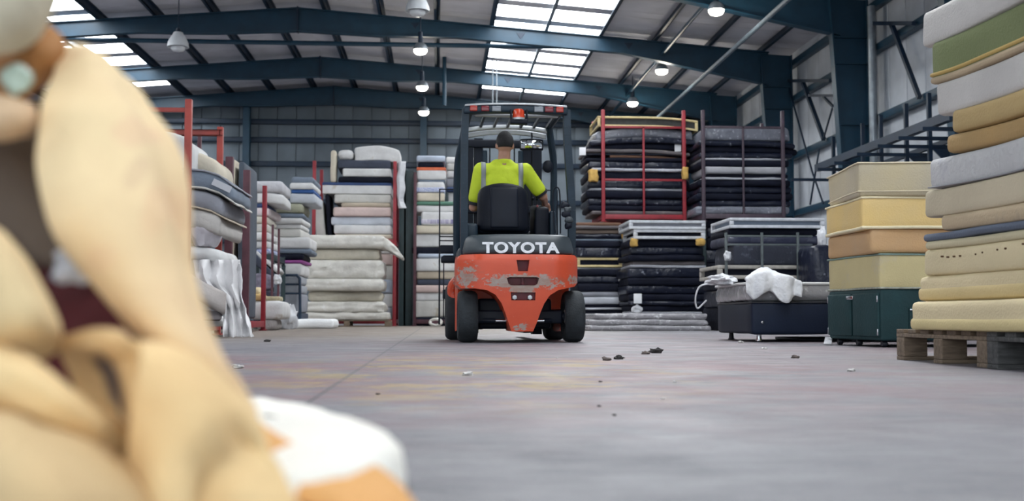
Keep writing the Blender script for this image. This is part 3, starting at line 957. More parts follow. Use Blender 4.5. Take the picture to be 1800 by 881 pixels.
# roll of film on the floor
rm = MB()
pc = P(766, 566, 26.5)
pts = []
for k in range(41):
    a = 2 * math.pi * k / 40
    pts.append(Vector((pc.x + 0.13 * math.cos(a), 26.5 + 0.02 * math.sin(3 * a), 0.105 + 0.072 * math.sin(a))))
rm.tube(pts, 0.035, 8, caps=False)
lone('plastic_coil', rm, STY['whitew'][0], 'small white coil of plastic on the floor left of the front wheel', 'plastic')

# ------------------------------------------------------------------ E: upper stillage with white mattresses, D in front
YE = 28.4
zE = P(620, 421, YE).z
layE = [('white', 622, 703, 256, 281, {'desc': 'crumpled white quilted mattress', 'amp': 0.05, 'droop': (0.06, 0.12), 'bands': ()}),
 ('darkgrey', 592, 686, 281, 296, {'rz': 1.5}), ('white', 601, 687, 296, 310.5), ('black', 597, 688, 310.5, 321),
 ('white', 567, 688, 321, 341, {'bands': (('navy_band', 0.72, 1.0, STY['navy'][0]),), 'desc': 'white mattress with navy edge', 'r': 0.02}),
 ('offwhite', 587, 687, 341, 356.5), ('beige', 600, 687, 356.5, 364), ('pink', 585, 687, 364, 381), ('paleblue', 583, 688, 381, 395.5, {'mat': fab('pale bluish white', (0.55, 0.59, 0.66)), 'desc': 'bluish white mattress'}),
 ('white', 586, 688, 395.5, 412), ('cream', 588, 690, 412, 421)]
E = stack(layE, YE, 1.4, 'stillage above the bagged foam', 'mattresses in the stillage above the bagged foam', zE, seed=3)
o = slab('pillow', P(594, 270, YE).x, P(621, 270, YE).x, YE, YE + 0.6, P(600, 281, YE).z + 0.01, P(600, 264, YE).z + 0.02, STY['white'][0], 0.12, 5, 0.03)
tag(o, 'crumpled white pillow at the left top of the stillage above the bagged foam', 'pillow')
o = slab('pillow', P(581, 270, YE).x, P(591, 270, YE).x, YE, YE + 0.5, P(600, 340, YE).z + 0.28, P(600, 264, YE).z, STY['cream'][0], 0.06, 6, 0.03)
tag(o, 'small folded cream bundle left of the dark grey bed base', 'bundle')
xl, xr_ = P(552, 400, YE - 0.1).x, P(694, 400, YE - 0.1).x
stillage(xl, xr_, YE - 0.14, YE + 1.6, zE - 0.166, P(552, 284, YE).z, M_red, 'upper red stillage holding white mattresses above the bagged foam', 0.085)
stillage(xl, xr_, YE - 0.14, YE + 1.6, 0, zE - 0.166, M_red, 'lower red stillage behind the bagged foam', 0.085)
layE2 = [('white', 585, 690, 424, 446), ('pink', 585, 690, 446, 466), ('offwhite', 585, 691, 466, 492), ('paleblue', 585, 691, 492, 516), ('white', 585, 691, 516, 540), ('grey', 585, 691, 540, 563)]
stack(layE2, YE, 1.4, 'lower red stillage', 'mattresses in the lower red stillage', 0.166, seed=4)
# uprights leaning in the left of the stillage
def upright(name, px0, px1, py0, py1, Y, d, m, label, cat='mattress', lean=0.0, group=None):
    a = P(px0, py1, Y); b = P(px1, py0, Y)
    w = b.x - a.x; h = b.z - a.z
    vs, fs = rounded_box(w, d, h, min(0.05, w * 0.4), (2, 3, 6), lambda v: v + Vector((lean * (v.z / h) ** 1 + noise.noise(v * 3 + Vector((px0, 0, 0))) * 0.015, 0, 0)))
    mb = MB(); mb.add([v + Vector((0, 0, h / 2)) for v in vs], fs)
    o = mb.build(name, m, None, 60); o.location = ((a.x + b.x) / 2, Y + d / 2, a.z)
    return tag(o, label, cat, group)
upright('mattress', 553, 570, 350, 421, YE + 0.1, 1.2, STY['offwhite'][0], 'narrow off-white mattress standing upright in the upper red stillage', lean=-0.1)
upright('box_spring', 573, 581.5, 341, 421, YE + 0.1, 1.2, STY['black'][0], 'black bed base standing upright beside a white mattress', 'bed base', lean=-0.08)
# draped plastic on the right of the stillage
M_film = mat('milky plastic film', (0.62, 0.63, 0.66), 0.3, 0, 0.08, 8, bump=0.8, bscale=14)
rows = []
for py in (284, 305, 330, 350, 366):
    rows.append([P(x + 2 * math.sin(py), py, YE - 0.22 + 0.05 * math.sin(x)) for x in (699, 703, 707, 712)])
sheet('plastic_sheet', rows, 0.01, M_film, 3, 4, 0.05, 3, 4, label='strip of milky plastic hanging at the right of the upper stillage', cat='plastic')

# D: bagged foam on a pallet
YD = 26.4
zP = 0.15
pallet((P(612, 570, YD + 0.5).x, YD + 0.62, 0), 2.0, 1.1, M_wood, 'wooden pallet under the bagged white foam slabs', zP)
layD = [('whitew', 533, 676, 413, 437, {'ragged': 0.03, 'r': 0.1, 'n': (14, 4, 4)}),
 ('whitew', 543, 667, 437, 458, {'ragged': 0.05, 'r': 0.08, 'dy': 0.14, 'mat': fab('cream wrapped', (0.52, 0.48, 0.39), rough=0.4, bump=0.8, bscale=8), 'desc': 'cream bagged foam slab'}),
 ('whitew', 537, 675, 457, 490, {'ragged': 0.07, 'r': 0.1, 'n': (14, 4, 4)}),
 ('whitew', 531, 676, 490, 512, {'ragged': 0.03, 'r': 0.1, 'dy': -0.06, 'n': (14, 4, 4)}),
 ('whitew', 542, 671, 512, 530, {'ragged': 0.06, 'r': 0.08, 'dy': 0.12, 'mat': MATS['cream wrapped'], 'desc': 'cream bagged foam slab'}),
 ('whitew', 535, 676, 530, 549, {'ragged': 0.08, 'r': 0.08, 'n': (14, 4, 4)}),
 ('whitew', 533, 684, 549, 566, {'ragged': 0.06, 'r': 0.08, 'n': (14, 4, 4)})]
stack(layD, YD, 1.25, 'heap on the pallet', 'bagged foam slabs on the pallet', zP, seed=5, cat='foam slab', yj=0.02)
# loose bag end hanging off the top slab
ba = P(664, 425, YD); bb = P(708, 425, YD); bw = bb.x - ba.x; bh = P(664, 413, YD).z - P(664, 437, YD).z
def bag_fn(v):
    u = v.x / bw + 0.5
    q = v * 7 + Vector((3, 1, 2))
    k = 1 - 0.72 * u ** 1.3
    return Vector((v.x + 0.02 * noise.noise(q), v.y * (1 - 0.35 * u) + 0.05 * noise.noise(q * 1.3), v.z * k - 0.42 * u ** 1.7 + 0.05 * u + 0.05 * noise.noise(q * 0.8) * (0.3 + u)))
v_, f_ = rounded_box(bw, 1.1, bh, 0.08, (10, 8, 4), bag_fn)
o = MB().add(v_, f_).build('plastic_bag', STY['whitew'][0], None, 60); o.location = ((ba.x + bb.x) / 2, YD + 0.6, (P(664, 413, YD).z + P(664, 437, YD).z) / 2)
tag(o, 'loose white bag end drooping right off the top foam slab', 'plastic bag')
# foam slab lying on the floor
a = G(495, 578); b = G(586, 578)
o = slab('foam_slab', a.x, b.x, a.y, a.y + 1.1, 0, 0.19, mat('bright white foam', (0.86, 0.87, 0.88), 0.8, 0, 0.03, 4, bump=0.3), 0.07, 9, 0.03, (8, 4, 3), (0.05, 0))
tag(o, 'bright white foam slab lying flat on the floor before the bagged foam', 'foam slab')

# ------------------------------------------------------------------ B and C: two columns behind the left racks
YB = 21.2
zB = P(455, 447, YB).z
layB = [('quilt', 438, 497, 318, 339, {'r': 0.07}), ('white', 438, 498, 339, 357, {'droop': (0, 0.04), 'amp': 0.03}), ('navy', 438, 469, 357, 365), ('white', 436, 475, 365, 380, {'mat': M_pinkpat, 'desc': 'pink striped white mattress', 'rz': -2}),
 ('cream', 437, 470, 380, 393, {'mat': fab('ivory ticking', (0.66, 0.63, 0.55)), 'desc': 'ivory mattress'}), ('offwhite', 437, 470, 393, 408), ('white', 438, 472, 408, 423), ('white', 438, 472, 423, 437), ('blue', 440, 475, 437, 447, {'mat': M_bluepat, 'desc': 'blue flowered mattress'})]
stack(layB, YB, 1.3, 'column right of the red post', 'mattresses in the column right of the red post', zB, seed=6)
stillage(P(436, 447, YB).x - 0.05, P(476, 447, YB).x + 0.05, YB - 0.1, YB + 1.4, 0, zB - 0.165, M_dgreen, 'dark stillage under the column right of the red post', 0.07)
stillage(P(436, 447, YB).x - 0.05, P(476, 447, YB).x + 0.05, YB - 0.1, YB + 1.4, zB - 0.165, zB + 0.02, M_dgreen, 'shallow dark tray under the blue flowered mattress', 0.05)
YC = 22.8
layC = [('bluegrey', 512, 552, 311, 321), ('white', 509, 552, 321, 333), ('blue', 513, 553, 333, 340), ('white', 510, 555, 340, 357, {'mat': fab('bluish ticking', (0.50, 0.53, 0.58)), 'desc': 'bluish white mattress'}),
 ('greencream', 478, 534, 357, 375, {'r': 0.08, 'amp': 0.03}), ('bluegrey', 478, 534, 375, 383), ('white', 473, 533, 383, 393.5), ('white', 475, 531, 393.5, 402), ('offwhite', 475, 531, 402, 417), ('white', 478, 545, 417, 437),
 ('bluegrey', 488, 546, 437, 446), ('black', 488, 536, 446, 457), ('purple', 488, 534, 457, 463), ('white', 482, 531, 463, 484, {'amp': 0.04}), ('grey', 492, 527, 484, 500, {'desc': 'light grey mattress', 'mat': fab('light grey ticking', (0.34, 0.36, 0.40))}), ('grey', 492, 527, 500, 516, {'mat': MATS['light grey ticking'], 'desc': 'light grey mattress'}), ('grey', 491, 527, 516, 550), ('darkgrey', 490, 528, 550, 577)]
stack(layC, YC, 1.3, 'column left of the bagged foam', 'mattresses in the column left of the bagged foam', 0.0, seed=7)
# tubular bed end in front of that column
fr = MB(); Yt = YC - 0.12
pA = [P(496, 576, Yt), P(496, 490, Yt), P(499, 484, Yt), P(522, 484, Yt), P(527, 490, Yt), P(528, 576, Yt)]
for p in (pA[0], pA[-1]): p.z = 0
be = empty('tubular_headboard', ((pA[0].x + pA[-1].x) / 2, Yt, 0)); bo = be.location.copy()
MB().tube([p - bo for p in pA], 0.03, 8).build('hoop', M_steel2, be)
for py in (500, 516):
    MB().tube([P(496, py, Yt) - bo, P(527, py, Yt) - bo], 0.02, 8).build('cross_bar', M_steel2, be)
tag(be, 'dark tubular bed end standing before the grey mattresses', 'bed end')
# maroon uprights in front of column C
for px, t, bt in ((479.5, 395, 522), (490.5, 402, 513)):
    yy = 20.6
    p = P(px, t, yy)
    r_ = MB().rbox(p.x - 0.02, p.x + 0.02, yy - 0.02, yy + 0.02, 0, p.z, 0.006, (1, 1, 1))
    lone('maroon_pole', r_, M_maroon, 'thin maroon upright post before the white column, %s one' % ('taller left' if px < 485 else 'shorter right'), 'post')
# red post and its rail (a stillage end)
Yp = 17.6
x1 = P(433, 400, Yp).x
stillage(x1 - 0.95, x1, Yp, Yp + 1.8, 0, P(433, 303, Yp).z, M_red, 'red stillage with one tall free post left of the white column', 0.075, rails=(P(420, 347, Yp).z,), deck=True)
upright('mattress', 406.5, 414, 281, 560, Yp + 0.35, 1.2, STY['cream'][0], 'cream mattress standing on edge behind the maroon post', lean=0)
o = upright('box_spring', 416, 430, 284, 560, Yp + 0.3, 1.3, fab('dark blue-grey cloth', (0.07, 0.09, 0.12)), 'blue-grey bed base standing on edge left of the red post', 'bed base')
# leaning dark mattresses and textiles at the foot
def leaning(p0, p1, Y, thick, d, m, label, cat='mattress'):
    a = P(*p0, Y); b = P(*p1, Y)
    L = (b - a).length
    ang = math.atan2(b.z - a.z, b.x - a.x)
    vs, fs = rounded_box(L, d, thick, thick * 0.35, (8, 3, 2), lambda v: v + Vector((0, 0, 0.05 * noise.noise(v * 3 + a))))
    rot = Matrix.Rotation(-ang, 4, 'Y')
    mb = MB(); mb.add([rot @ v for v in vs], fs)
    c = (a + b) / 2; c.y += d / 2
    o = mb.build('mattress' if cat == 'mattress' else 'box_spring', m, None, 60); o.location = c
    return tag(o, label, cat)
leaning((441, 446), (480, 492), 20.9, 0.12, 1.0, STY['darkgrey'][0], 'dark grey bed base leaning down to the right behind the red post', 'bed base')
leaning((447, 443), (486, 478), 21.0, 0.08, 1.0, STY['white'][0], 'thin white mattress leaning behind the maroon uprights')

# white mattress low on the floor and pieces on it
Yq = 19.6
o = slab('foam_offcut_heap', P(452, 575, Yq).x, P(484, 575, Yq).x, Yq + 0.05, Yq + 0.8, 0, P(470, 562, Yq).z, mat('grey rag', (0.42, 0.39, 0.38), 0.9, 0, 0.2, 10, bump=0.6), 0.06, 21, 0.05)
tag(o, 'crumpled grey rag heap under the white mattress on the floor', 'rags')
o = slab('mattress', P(437, 545, Yq).x, P(497, 545, Yq).x, Yq, Yq + 1.1, P(470, 562, Yq).z, P(470, 529, Yq).z, STY['white'][0], 0.09, 22, 0.03)
tag(o, 'thick white mattress on the floor right of the red post', 'mattress')
zq = P(470, 529, Yq).z
o = slab('foam_offcut', P(437, 520, Yq).x, P(461, 520, Yq).x, Yq + 0.05, Yq + 0.6, zq, zq + 0.12, mat('yellow foam', (0.66, 0.46, 0.20), 0.85, 0, 0.15, 8, bump=0.4), 0.04, 23, 0.04)
tag(o, 'yellow foam offcut lying on the thick white mattress', 'foam offcut')
o = slab('foam_offcut', P(436, 510, Yq).x, P(456, 510, Yq).x, Yq + 0.1, Yq + 0.6, zq + 0.12, zq + 0.24, mat('cream foam', (0.74, 0.62, 0.38), 0.85, 0, 0.1, 8, bump=0.4), 0.05, 24, 0.04, droop=(0, 0.05))
tag(o, 'cream foam offcut folded on the yellow one', 'foam offcut')
o = slab('foam_offcut', P(463, 525, Yq).x, P(492, 525, Yq).x, Yq + 0.1, Yq + 0.5, zq, zq + 0.08, mat('dull yellow foam', (0.52, 0.46, 0.30), 0.85, 0, 0.2, 8, bump=0.4), 0.03, 25, 0.03)
tag(o, 'thin dull yellow offcut at the right on the thick white mattress', 'foam offcut')
o = slab('textile_heap', P(434, 500, 20.4).x, P(476, 500, 20.4).x, 20.75, 21.05, 0.7, P(450, 480, 20.75).z, mat('lilac-grey textile', (0.25, 0.23, 0.30), 0.9, 0, 0.25, 10, bump=0.8, bscale=14), 0.12, 26, 0.07)
tag(o, 'lilac-grey textile bundle behind the yellow offcuts', 'textiles')
o = slab('textile_heap', P(438, 545, 20.4).x, P(478, 545, 20.4).x, 20.72, 21.05, 0, 0.7, mat('dark textile', (0.05, 0.05, 0.08), 0.9, 0, 0.25, 10, bump=0.8, bscale=14), 0.12, 27, 0.06)
tag(o, 'dark textile bundle low behind the thick white mattress', 'textiles')
# crumpled plastic by the bed end
def crumple(name, c, r, m, label, cat, seed, n=22, mm=14, amp=0.45, flat=True):
    mb = MB(); mb.ell((0, 0, 0), r, n, mm)
    s = Vector((seed * 5.3, seed, 0))
    vs = []
    for v in mb.v:
        u = Vector((v.x / r[0], v.y / r[1], v.z / r[2]))
        k = 1 + amp * noise.noise(u * 1.6 + s) + amp * 0.55 * noise.noise(u * 3.7 + s) + amp * 0.3 * noise.noise(u * 8 + s)
        w = Vector((v.x * k, v.y * k, v.z * k))
        vs.append(w)
    zm = min(v.z for v in vs)
    if flat: zm = -r[2] * 0.75
    mb.v = [Vector((v.x, v.y, max(v.z, zm) - zm)) for v in vs]
    o = mb.build(name, m, None, 40); o.location = c
    return tag(o, label, cat)
g_ = G(507, 578)
crumple('plastic_bag', (P(508, 560, 21.6).x, 21.6, 0), (0.16, 0.14, 0.26), M_film, 'crumpled white plastic bag beside the tubular bed end', 'plastic bag', 3)
crumple('plastic_bag', (P(488, 492, 20.58).x, 20.58, P(488, 500, 20.58).z), (0.07, 0.07, 0.1), M_film, 'small white plastic knot on the maroon upright', 'plastic bag', 4)

# ------------------------------------------------------------------ A: near left stillage, partly behind the foreground foam
YA = 12.8
xa = P(330, 300, YA).x
zt = P(330, 175, YA).z
stA = stillage(xa - 1.5, xa, YA, YA + 1.85, 0, zt, M_red2, 'large orange-red stillage at the left beside the foreground foam', 0.075, toprail=None, rails=(zt - 0.12,))
ob = stA.location
MB().rbox(xa - 1.5 - ob.x, xa - ob.x, YA + 1.82 - ob.y, YA + 1.88 - ob.y, P(360, 229, YA + 1.85).z, P(360, 238.5, YA + 1.85).z, 0.006, (1, 1, 1)).build('top_rail', M_red2, stA)
MB().rbox(xa - 1.5 - ob.x, xa - ob.x, YA + 1.82 - ob.y, YA + 1.88 - ob.y, P(360, 452, YA + 1.85).z, P(360, 457, YA + 1.85).z, 0.006, (1, 1, 1)).build('back_rail', M_red2, stA)
pallet((xa - 0.42, YA - 0.62, 0), 0.9, 0.7, M_wood, 'low wooden pallet at the left edge by the foreground foam', 0.15)
# contents
YI = YA + 0.25
def inA(name, x0, x1, y0, y1, t, b, m, label, seed, cat='mattress', **k):
    k.setdefault('r', 0.08); k.setdefault('dp', 4.0)
    a = P(x0, b, y0); c = P(x1, t, y0)
    o = slab(name, a.x, c.x, y0, y1, a.z, c.z, m, k.pop('r'), seed, k.pop('amp', 0.03), k.pop('n', (10, 4, 3)), **k)
    return tag(o, label, cat)
inA('mattress', 150, 334, YI, YI + 1.2, 228, 296, STY['white'][0], 'white mattress high in the orange-red stillage against the foreground foam', 31, droop=(0, 0.12))
inA('mattress', 150, 386, YI + 0.45, YI + 1.4, 262, 296, STY['cream'][0], 'cream white mattress bent over the top at the orange-red post', 32, droop=(0, 0.17), amp=0.02)
ob_ = inA('mattress', 150, 410, YI, YI + 1.4, 296, 328, STY['bluegrey'][0], 'drooping blue-grey mattress with a pale printed strip', 33, droop=(0.0, 0.17), bands=(('piping', 0.0, 0.1, STY['offwhite'][0]), ('piping', 0.9, 1.0, STY['grey'][0])))
p0 = P(390, 322, YI - 0.03)
ms = MB()
for k in range(9):
    pass
_a = P(374, 319, YI - 0.03); _b = P(406, 334, YI - 0.03)
strip = MB(); strip.bar(_a - ob_.location, _b - ob_.location, 0.01, 0.075, (0, 0, 1)); strip.build('printed_strip', fab('printed pale strip', (0.55, 0.57, 0.62), bump=0.0), ob_, None)
inA('mattress', 150, 396, YI, YI + 1.4, 331, 362, STY['grey'][0], 'grey mattress drooping under the blue-grey one', 34, droop=(0.0, 0.14), bands=(('piping', 0.0, 0.1, STY['beige'][0]),))
inA('mattress', 150, 390, YI, YI + 1.4, 362, 400, fab('dusty beige ticking', (0.44, 0.42, 0.40)), 'dusty beige mattress bulging below the grey one', 35, droop=(0.0, 0.12), amp=0.05)
crumple('plastic_bag', (P(356, 400, YI).x, YI + 0.15, P(356, 433, YI).z), (0.17, 0.16, 0.24), fab('lilac white film', (0.50, 0.48, 0.52), rough=0.4, bump=0.6, bscale=10), 'puffy lilac-white plastic bag low in the orange-red stillage', 'plastic bag', 9, amp=0.3)
inA('foam_slab', 150, 389, YI, YI + 1.2, 432, 455, STY['white'][0], 'smooth white foam slab just above the thin red rail', 36, 'foam slab', droop=(0.0, 0.06))
inA('mattress', 150, 390, YI + 0.1, YI + 1.3, 456, 500, STY['offwhite'][0], 'off-white mattress under the thin red rail', 37, amp=0.05)
inA('mattress', 150, 388, YI, YI + 1.2, 556, 574, STY['white'][0], 'thin white mattress at the bottom of the orange-red stillage', 38)
inA('mattress', 150, 340, YI + 0.25, YI + 1.3, 501, 528, STY['cream'][0], 'cream mattress low in the orange-red stillage behind the tilted slab', 39)
inA('mattress', 150, 346, YI + 0.25, YI + 1.3, 528, 555, STY['grey'][0], 'grey mattress low in the orange-red stillage behind the tilted slab', 40)
# tilted headboard-like mattress
def tilted(rows, th, m, label, name='mattress', cat='mattress', seed=0, amp=0.02):
    return sheet(name, rows, th, m, 6, 5, amp, seed, 5, label=label, cat=cat)
Yt = YA - 0.12
tilted([[P(300, 462, Yt), P(350, 493, Yt), P(396, 517, Yt)], [P(300, 500, Yt - .02), P(350, 521, Yt - .04), P(394, 546, Yt - .02)], [P(300, 505, Yt + .2), P(350, 527, Yt + .2), P(392, 553, Yt + .2)]], 0.035, fab('speckled grey-beige cloth', (0.46, 0.42, 0.40)), 'speckled grey-beige slab tilted down to the right by the white sheet', 'foam_slab', 'foam slab', 5, 0.015)
tilted([[P(300, 540, Yt + .1), P(345, 548, Yt + .1), P(386, 552, Yt + .1)], [P(300, 556, Yt), P(345, 558, Yt), P(386, 560, Yt)]], 0.06, STY['greybrown'][0], 'grey-brown pad below the tilted grey-beige slab', 'foam_slab', 'foam slab', 6, 0.01)
# hanging crumpled white plastic sheet down to the floor
rows = []
rnd = random.Random(7)
for j, (py, xl_, xr2) in enumerate(((457, 340, 422), (474, 342, 424), (492, 346, 425), (508, 362, 426), (524, 384, 428), (542, 391, 432), (560, 392, 437), (577, 392, 442), (592, 393, 446))):
    row = []
    for i in range(12):
        px = xl_ + (xr2 - xl_) * i / 11
        Y = 13.1 - j * 0.06 + 0.07 * math.sin(i * 1.9 + j * 0.55) + rnd.uniform(-0.05, 0.05)
        p_ = P(px, py, Y); p_.z = max(p_.z, 0.012)
        row.append(p_)
    rows.append(row)
sheet('plastic_sheet', rows, 0.006, fab('crumpled white sheet', (0.70, 0.69, 0.70), rough=0.45, bump=0.25, bscale=14), 2, 2, 0.03, 8, 9, label='crumpled white plastic sheet hanging down to the floor at the left rack', cat='plastic')
# second maroon stillage behind A
Y2 = 15.6
x2 = P(403, 350, Y2).x
stillage(x2 - 1.3, x2, Y2, Y2 + 1.4, 0, P(403, 276, Y2).z, M_maroon, 'maroon stillage behind the orange-red one', 0.1, deck=True)
lone('maroon_pole', MB().rbox(P(351, 250, 15.2).x - 0.025, P(351, 250, 15.2).x + 0.025, 15.17, 15.22, 0, P(351, 238, 15.2).z, 0.006, (1, 1, 1)), M_maroon, 'dark maroon post seen between the two orange-red posts', 'post')
# ================================================================== RIGHT SIDE
# ------------------------------------------------------------------ G: upper red stillage of black bases, H1 and H2 below it
YG = 24.0
zG = P(1130, 378, YG).z
gx0, gx1 = P(1060, 300, YG - 0.12).x, P(1202, 300, YG - 0.12).x
layG = [('plastic', 1046, 1220, 224, 240, {'ragged': 0.03, 'droop': (0.1, 0.06)}), ('blackw', 1040, 1222, 240, 252, {'ragged': 0.03, 'droop': (0.1, 0.05)}), ('black', 1034, 1222, 252, 262, {'droop': (0.05, 0.05), 'tagpx': (1191, 260, 0.14)}),
 ('greybrown', 1032, 1212, 262, 269, {'droop': (0.0, 0.08)}), ('blackw', 1031, 1205, 269, 273.5), ('brown', 1070, 1216, 273.5, 277.5, {'droop': (0, 0.1)}), ('black', 1030, 1206, 277.5, 284), ('blackw', 1030, 1206, 284, 296, {'ragged': 0.02}),
 ('fuzz', 1040, 1208, 296, 302, {'ragged': 0.04}), ('black', 1036, 1210, 302, 316), ('blackw', 1034, 1212, 316, 331, {'ragged': 0.02}), ('fuzz', 1036, 1205, 331, 335, {'ragged': 0.03}), ('black', 1030, 1212, 335, 349), ('blackw', 1032, 1210, 349, 361, {'ragged': 0.02}), ('black', 1034, 1210, 361, 371), ('greybrown', 1040, 1212, 371, 378)]
stack(layG, YG, 1.25, 'upper red stillage', 'black bases in the upper red stillage', zG, seed=11, cat='mattress')
bed_frame(P(1050, 212, YG).x, P(1226, 212, YG).x, YG - 0.05, YG + 1.25, P(1130, 224, YG).z, P(1130, 205.5, YG).z, M_yellowwood, 'pale yellow edged bed frame on top of the upper red stillage', None, 0.045, M_inner, (0.0, 0.08))
stillage(gx0, gx1, YG - 0.14, YG + 1.35, zG - 0.166, P(1060, 195, YG).z, M_red, 'upper red stillage packed with black bases', 0.075, mids=((gx0 + gx1) / 2,), rails=(P(1130, 318, YG).z,), toprail=P(1130, 222, YG - 0.14).z)
stillage(gx0 - 0.05, gx1 + 0.28, YG - 0.14, YG + 1.35, 0, zG - 0.166, M_dgreen, 'dark stillage standing under the upper red stillage', 0.07)
def paper(px, py, Y, s, label):
    p = P(px, py, Y)
    lone('paper_note', MB().rbox(p.x - s / 2, p.x + s / 2, Y - 0.005, Y + 0.005, p.z - s * 0.6, p.z + s * 0.6, 0.003, (1, 1, 1)), M_label, label, 'paper tag')
paper(1024, 266, YG + 0.0, 0.14, 'white paper tag sticking out at the left of the red stillage')
paper(1228, 263, YG + 0.05, 0.13, 'white paper tag between the red and the dark stillage')
paper(1225, 305, YG + 0.05, 0.13, 'lower white tag between the red and the dark stillage')
M_yfoam = mat('yellow foam corner', (0.62, 0.38, 0.10), 0.85, 0, 0.15, 12)
def corner_pad(px, py, Y, sx, sz, label):
    p = P(px, py, Y)
    vs, fs = rounded_box(sx, 0.14, sz, 0.03, (3, 2, 3), lambda v: v + Vector((noise.noise(v * 12 + p), 0, noise.noise(v * 12 + p * 2))) * 0.03)
    lone('foam_wedge', MB().add([v + Vector((p.x, p.y, p.z)) for v in vs], fs), M_yfoam, label, 'foam offcut')
corner_pad(1043, 309, YG - 0.12, 0.2, 0.26, 'yellow foam corner at the left of the upper red stillage')
corner_pad(1204, 305, YG - 0.22, 0.12, 0.26, 'orange foam corner behind the right post of the red stillage')
YH = 23.6
layH1 = [('brown', 1012, 1092, 391, 397), ('greybrown', 1012, 1094, 397, 403.5), ('beige', 1012, 1096, 403.5, 411, {'mat': fab('dull beige board', (0.22, 0.17, 0.14)), 'desc': 'dull beige board base'}),
 ('blackw', 1012, 1098, 411, 420), ('bluegrey', 1012, 1098, 420, 423.5), ('black', 1012, 1096, 423.5, 435), ('blackw', 1012, 1094, 435, 453)]
layH1b = [('fuzz', 1014, 1094, 470, 473), ('black', 1014, 1096, 473, 485), ('blackw', 1014, 1098, 485, 498), ('black', 1014, 1100, 498, 513), ('grey', 1014, 1100, 513, 522), ('white', 1014, 1098, 522, 535, {'mat': fab('bluish white ticking', (0.48, 0.50, 0.55)), 'desc': 'bluish white mattress'}), ('black', 1014, 1100, 535, 541), ('fuzz', 1014, 1104, 541, 545), ('black', 1014, 1100, 545, 559), ('darkgrey', 1014, 1100, 559, 577)]
wh1 = 'low column right of forklift'
s_ = stack(layH1b, YH, 1.25, 'lower half of low column', 'bases in the low column right of the forklift', 0.0, seed=12)
zh = P(1050, 470, YH).z
bed_frame(P(1014, 460, YH).x, P(1094, 460, YH).x, YH, YH + 1.2, zh, P(1050, 453, YH).z, M_yellowwood, 'pale yellow edged bed frame right of the forklift counterweight', None, 0.05, STY['black'][0])
stack(layH1, YH, 1.25, wh1, 'bases in the low column right of the forklift', P(1050, 453, YH).z, seed=13)
corner_pad(1101, 413, YH - 0.16, 0.19, 0.16, 'orange foam corner at the top of the low column')
corner_pad(1101, 532, YH - 0.16, 0.14, 0.16, 'yellow foam corner low between the two low columns')
crumple('plastic_bag', (P(1092, 490, YH).x, YH - 0.2, P(1092, 499, YH).z), (0.09, 0.08, 0.09), M_film, 'small white plastic scrap between the two low columns', 'plastic bag', 14)
layH2 = [('black', 1108, 1236, 421, 434), ('blackw', 1106, 1238, 434, 448, {'ragged': 0.02}), ('black', 1106, 1240, 448, 459), ('greybrown', 1108, 1238, 459, 466, {'ragged': 0.02}), ('fuzz', 1108, 1241, 466, 471, {'ragged': 0.03}), ('blackw', 1104, 1240, 471, 488), ('black', 1106, 1240, 488, 502), ('blackw', 1104, 1242, 502, 517, {'ragged': 0.02}), ('black', 1106, 1240, 517, 529), ('blackw', 1108, 1240, 529, 537), ('black', 1108, 1240, 537, 548), ('fuzz', 1110, 1236, 548, 552), ('black', 1108, 1240, 552, 577)]
YH2 = 22.2
stack(layH2, YH2, 1.25, 'column below the white frames', 'black bases below the white frames', 0.0, seed=15)
z1, z2, z3 = P(1170, 421, YH2).z, P(1170, 404, YH2).z, P(1170, 388.5, YH2).z
bed_frame(P(1112, 410, YH2).x, P(1238, 410, YH2).x, YH2 - 0.1, YH2 + 1.2, z1, z2, M_whitewrap, 'lower of two white wrapped bed frames right of the forklift', None, 0.06, STY['black'][0])
bed_frame(P(1104, 396, YH2).x, P(1238, 396, YH2).x, YH2 - 0.12, YH2 + 1.2, z2, z3, M_whitewrap, 'upper of two white wrapped bed frames right of the forklift', None, 0.055, STY['grey'][0])
corner_pad(1114, 427, YH2 - 0.16, 0.14, 0.15, 'yellow foam corner at the left under the white frames')
corner_pad(1231, 426, YH2 - 0.16, 0.18, 0.14, 'yellow foam corner at the right under the white frames')
paper(1121, 525, YH2 - 0.05, 0.16, 'white paper tag low on the column below the white frames')
crumple('plastic_bag', (P(1119, 545, YH2).x, YH2 - 0.05, P(1119, 552, YH2).z), (0.1, 0.08, 0.1), M_film, 'white plastic scrap above the bubble-wrapped slabs', 'plastic bag', 17)

# M: bubble-wrapped slabs on the floor
M_bub = fab('bubble wrap', (0.30, 0.29, 0.31), rough=0.18, bump=1.0, bscale=16, stain=(0.62, 0.62, 0.64), stain_amt=0.45, stain_scale=12)
layM = [('plastic', 1046, 1242, 551, 563, {'mat': M_bub, 'ragged': 0.02}), ('plastic', 1040, 1244, 563, 573, {'mat': M_bub, 'ragged': 0.03}), ('plastic', 1034, 1246, 573, 582, {'mat': M_bub, 'ragged': 0.03})]
a = G(1040, 582)
for k, (x0, x1, z0, z1) in enumerate(((1034, 1250, 0.0, 0.09), (1040, 1248, 0.09, 0.185), (1046, 1246, 0.185, 0.285))):
    yy = 18.4
    o = slab('wrapped_slab', P(x0, 570, yy).x, P(x1, 570, yy).x, yy + 0.05 * k, yy + 1.4, z0, z1, M_bub, 0.04, 60 + k, 0.03, (14, 3, 2), ragged=0.03)
    tag(o, '%s of three grey bubble-wrapped slabs on the floor right of the forklift' % ('lowest', 'middle', 'topmost')[k], 'wrapped slab', 'bubble-wrapped slabs')

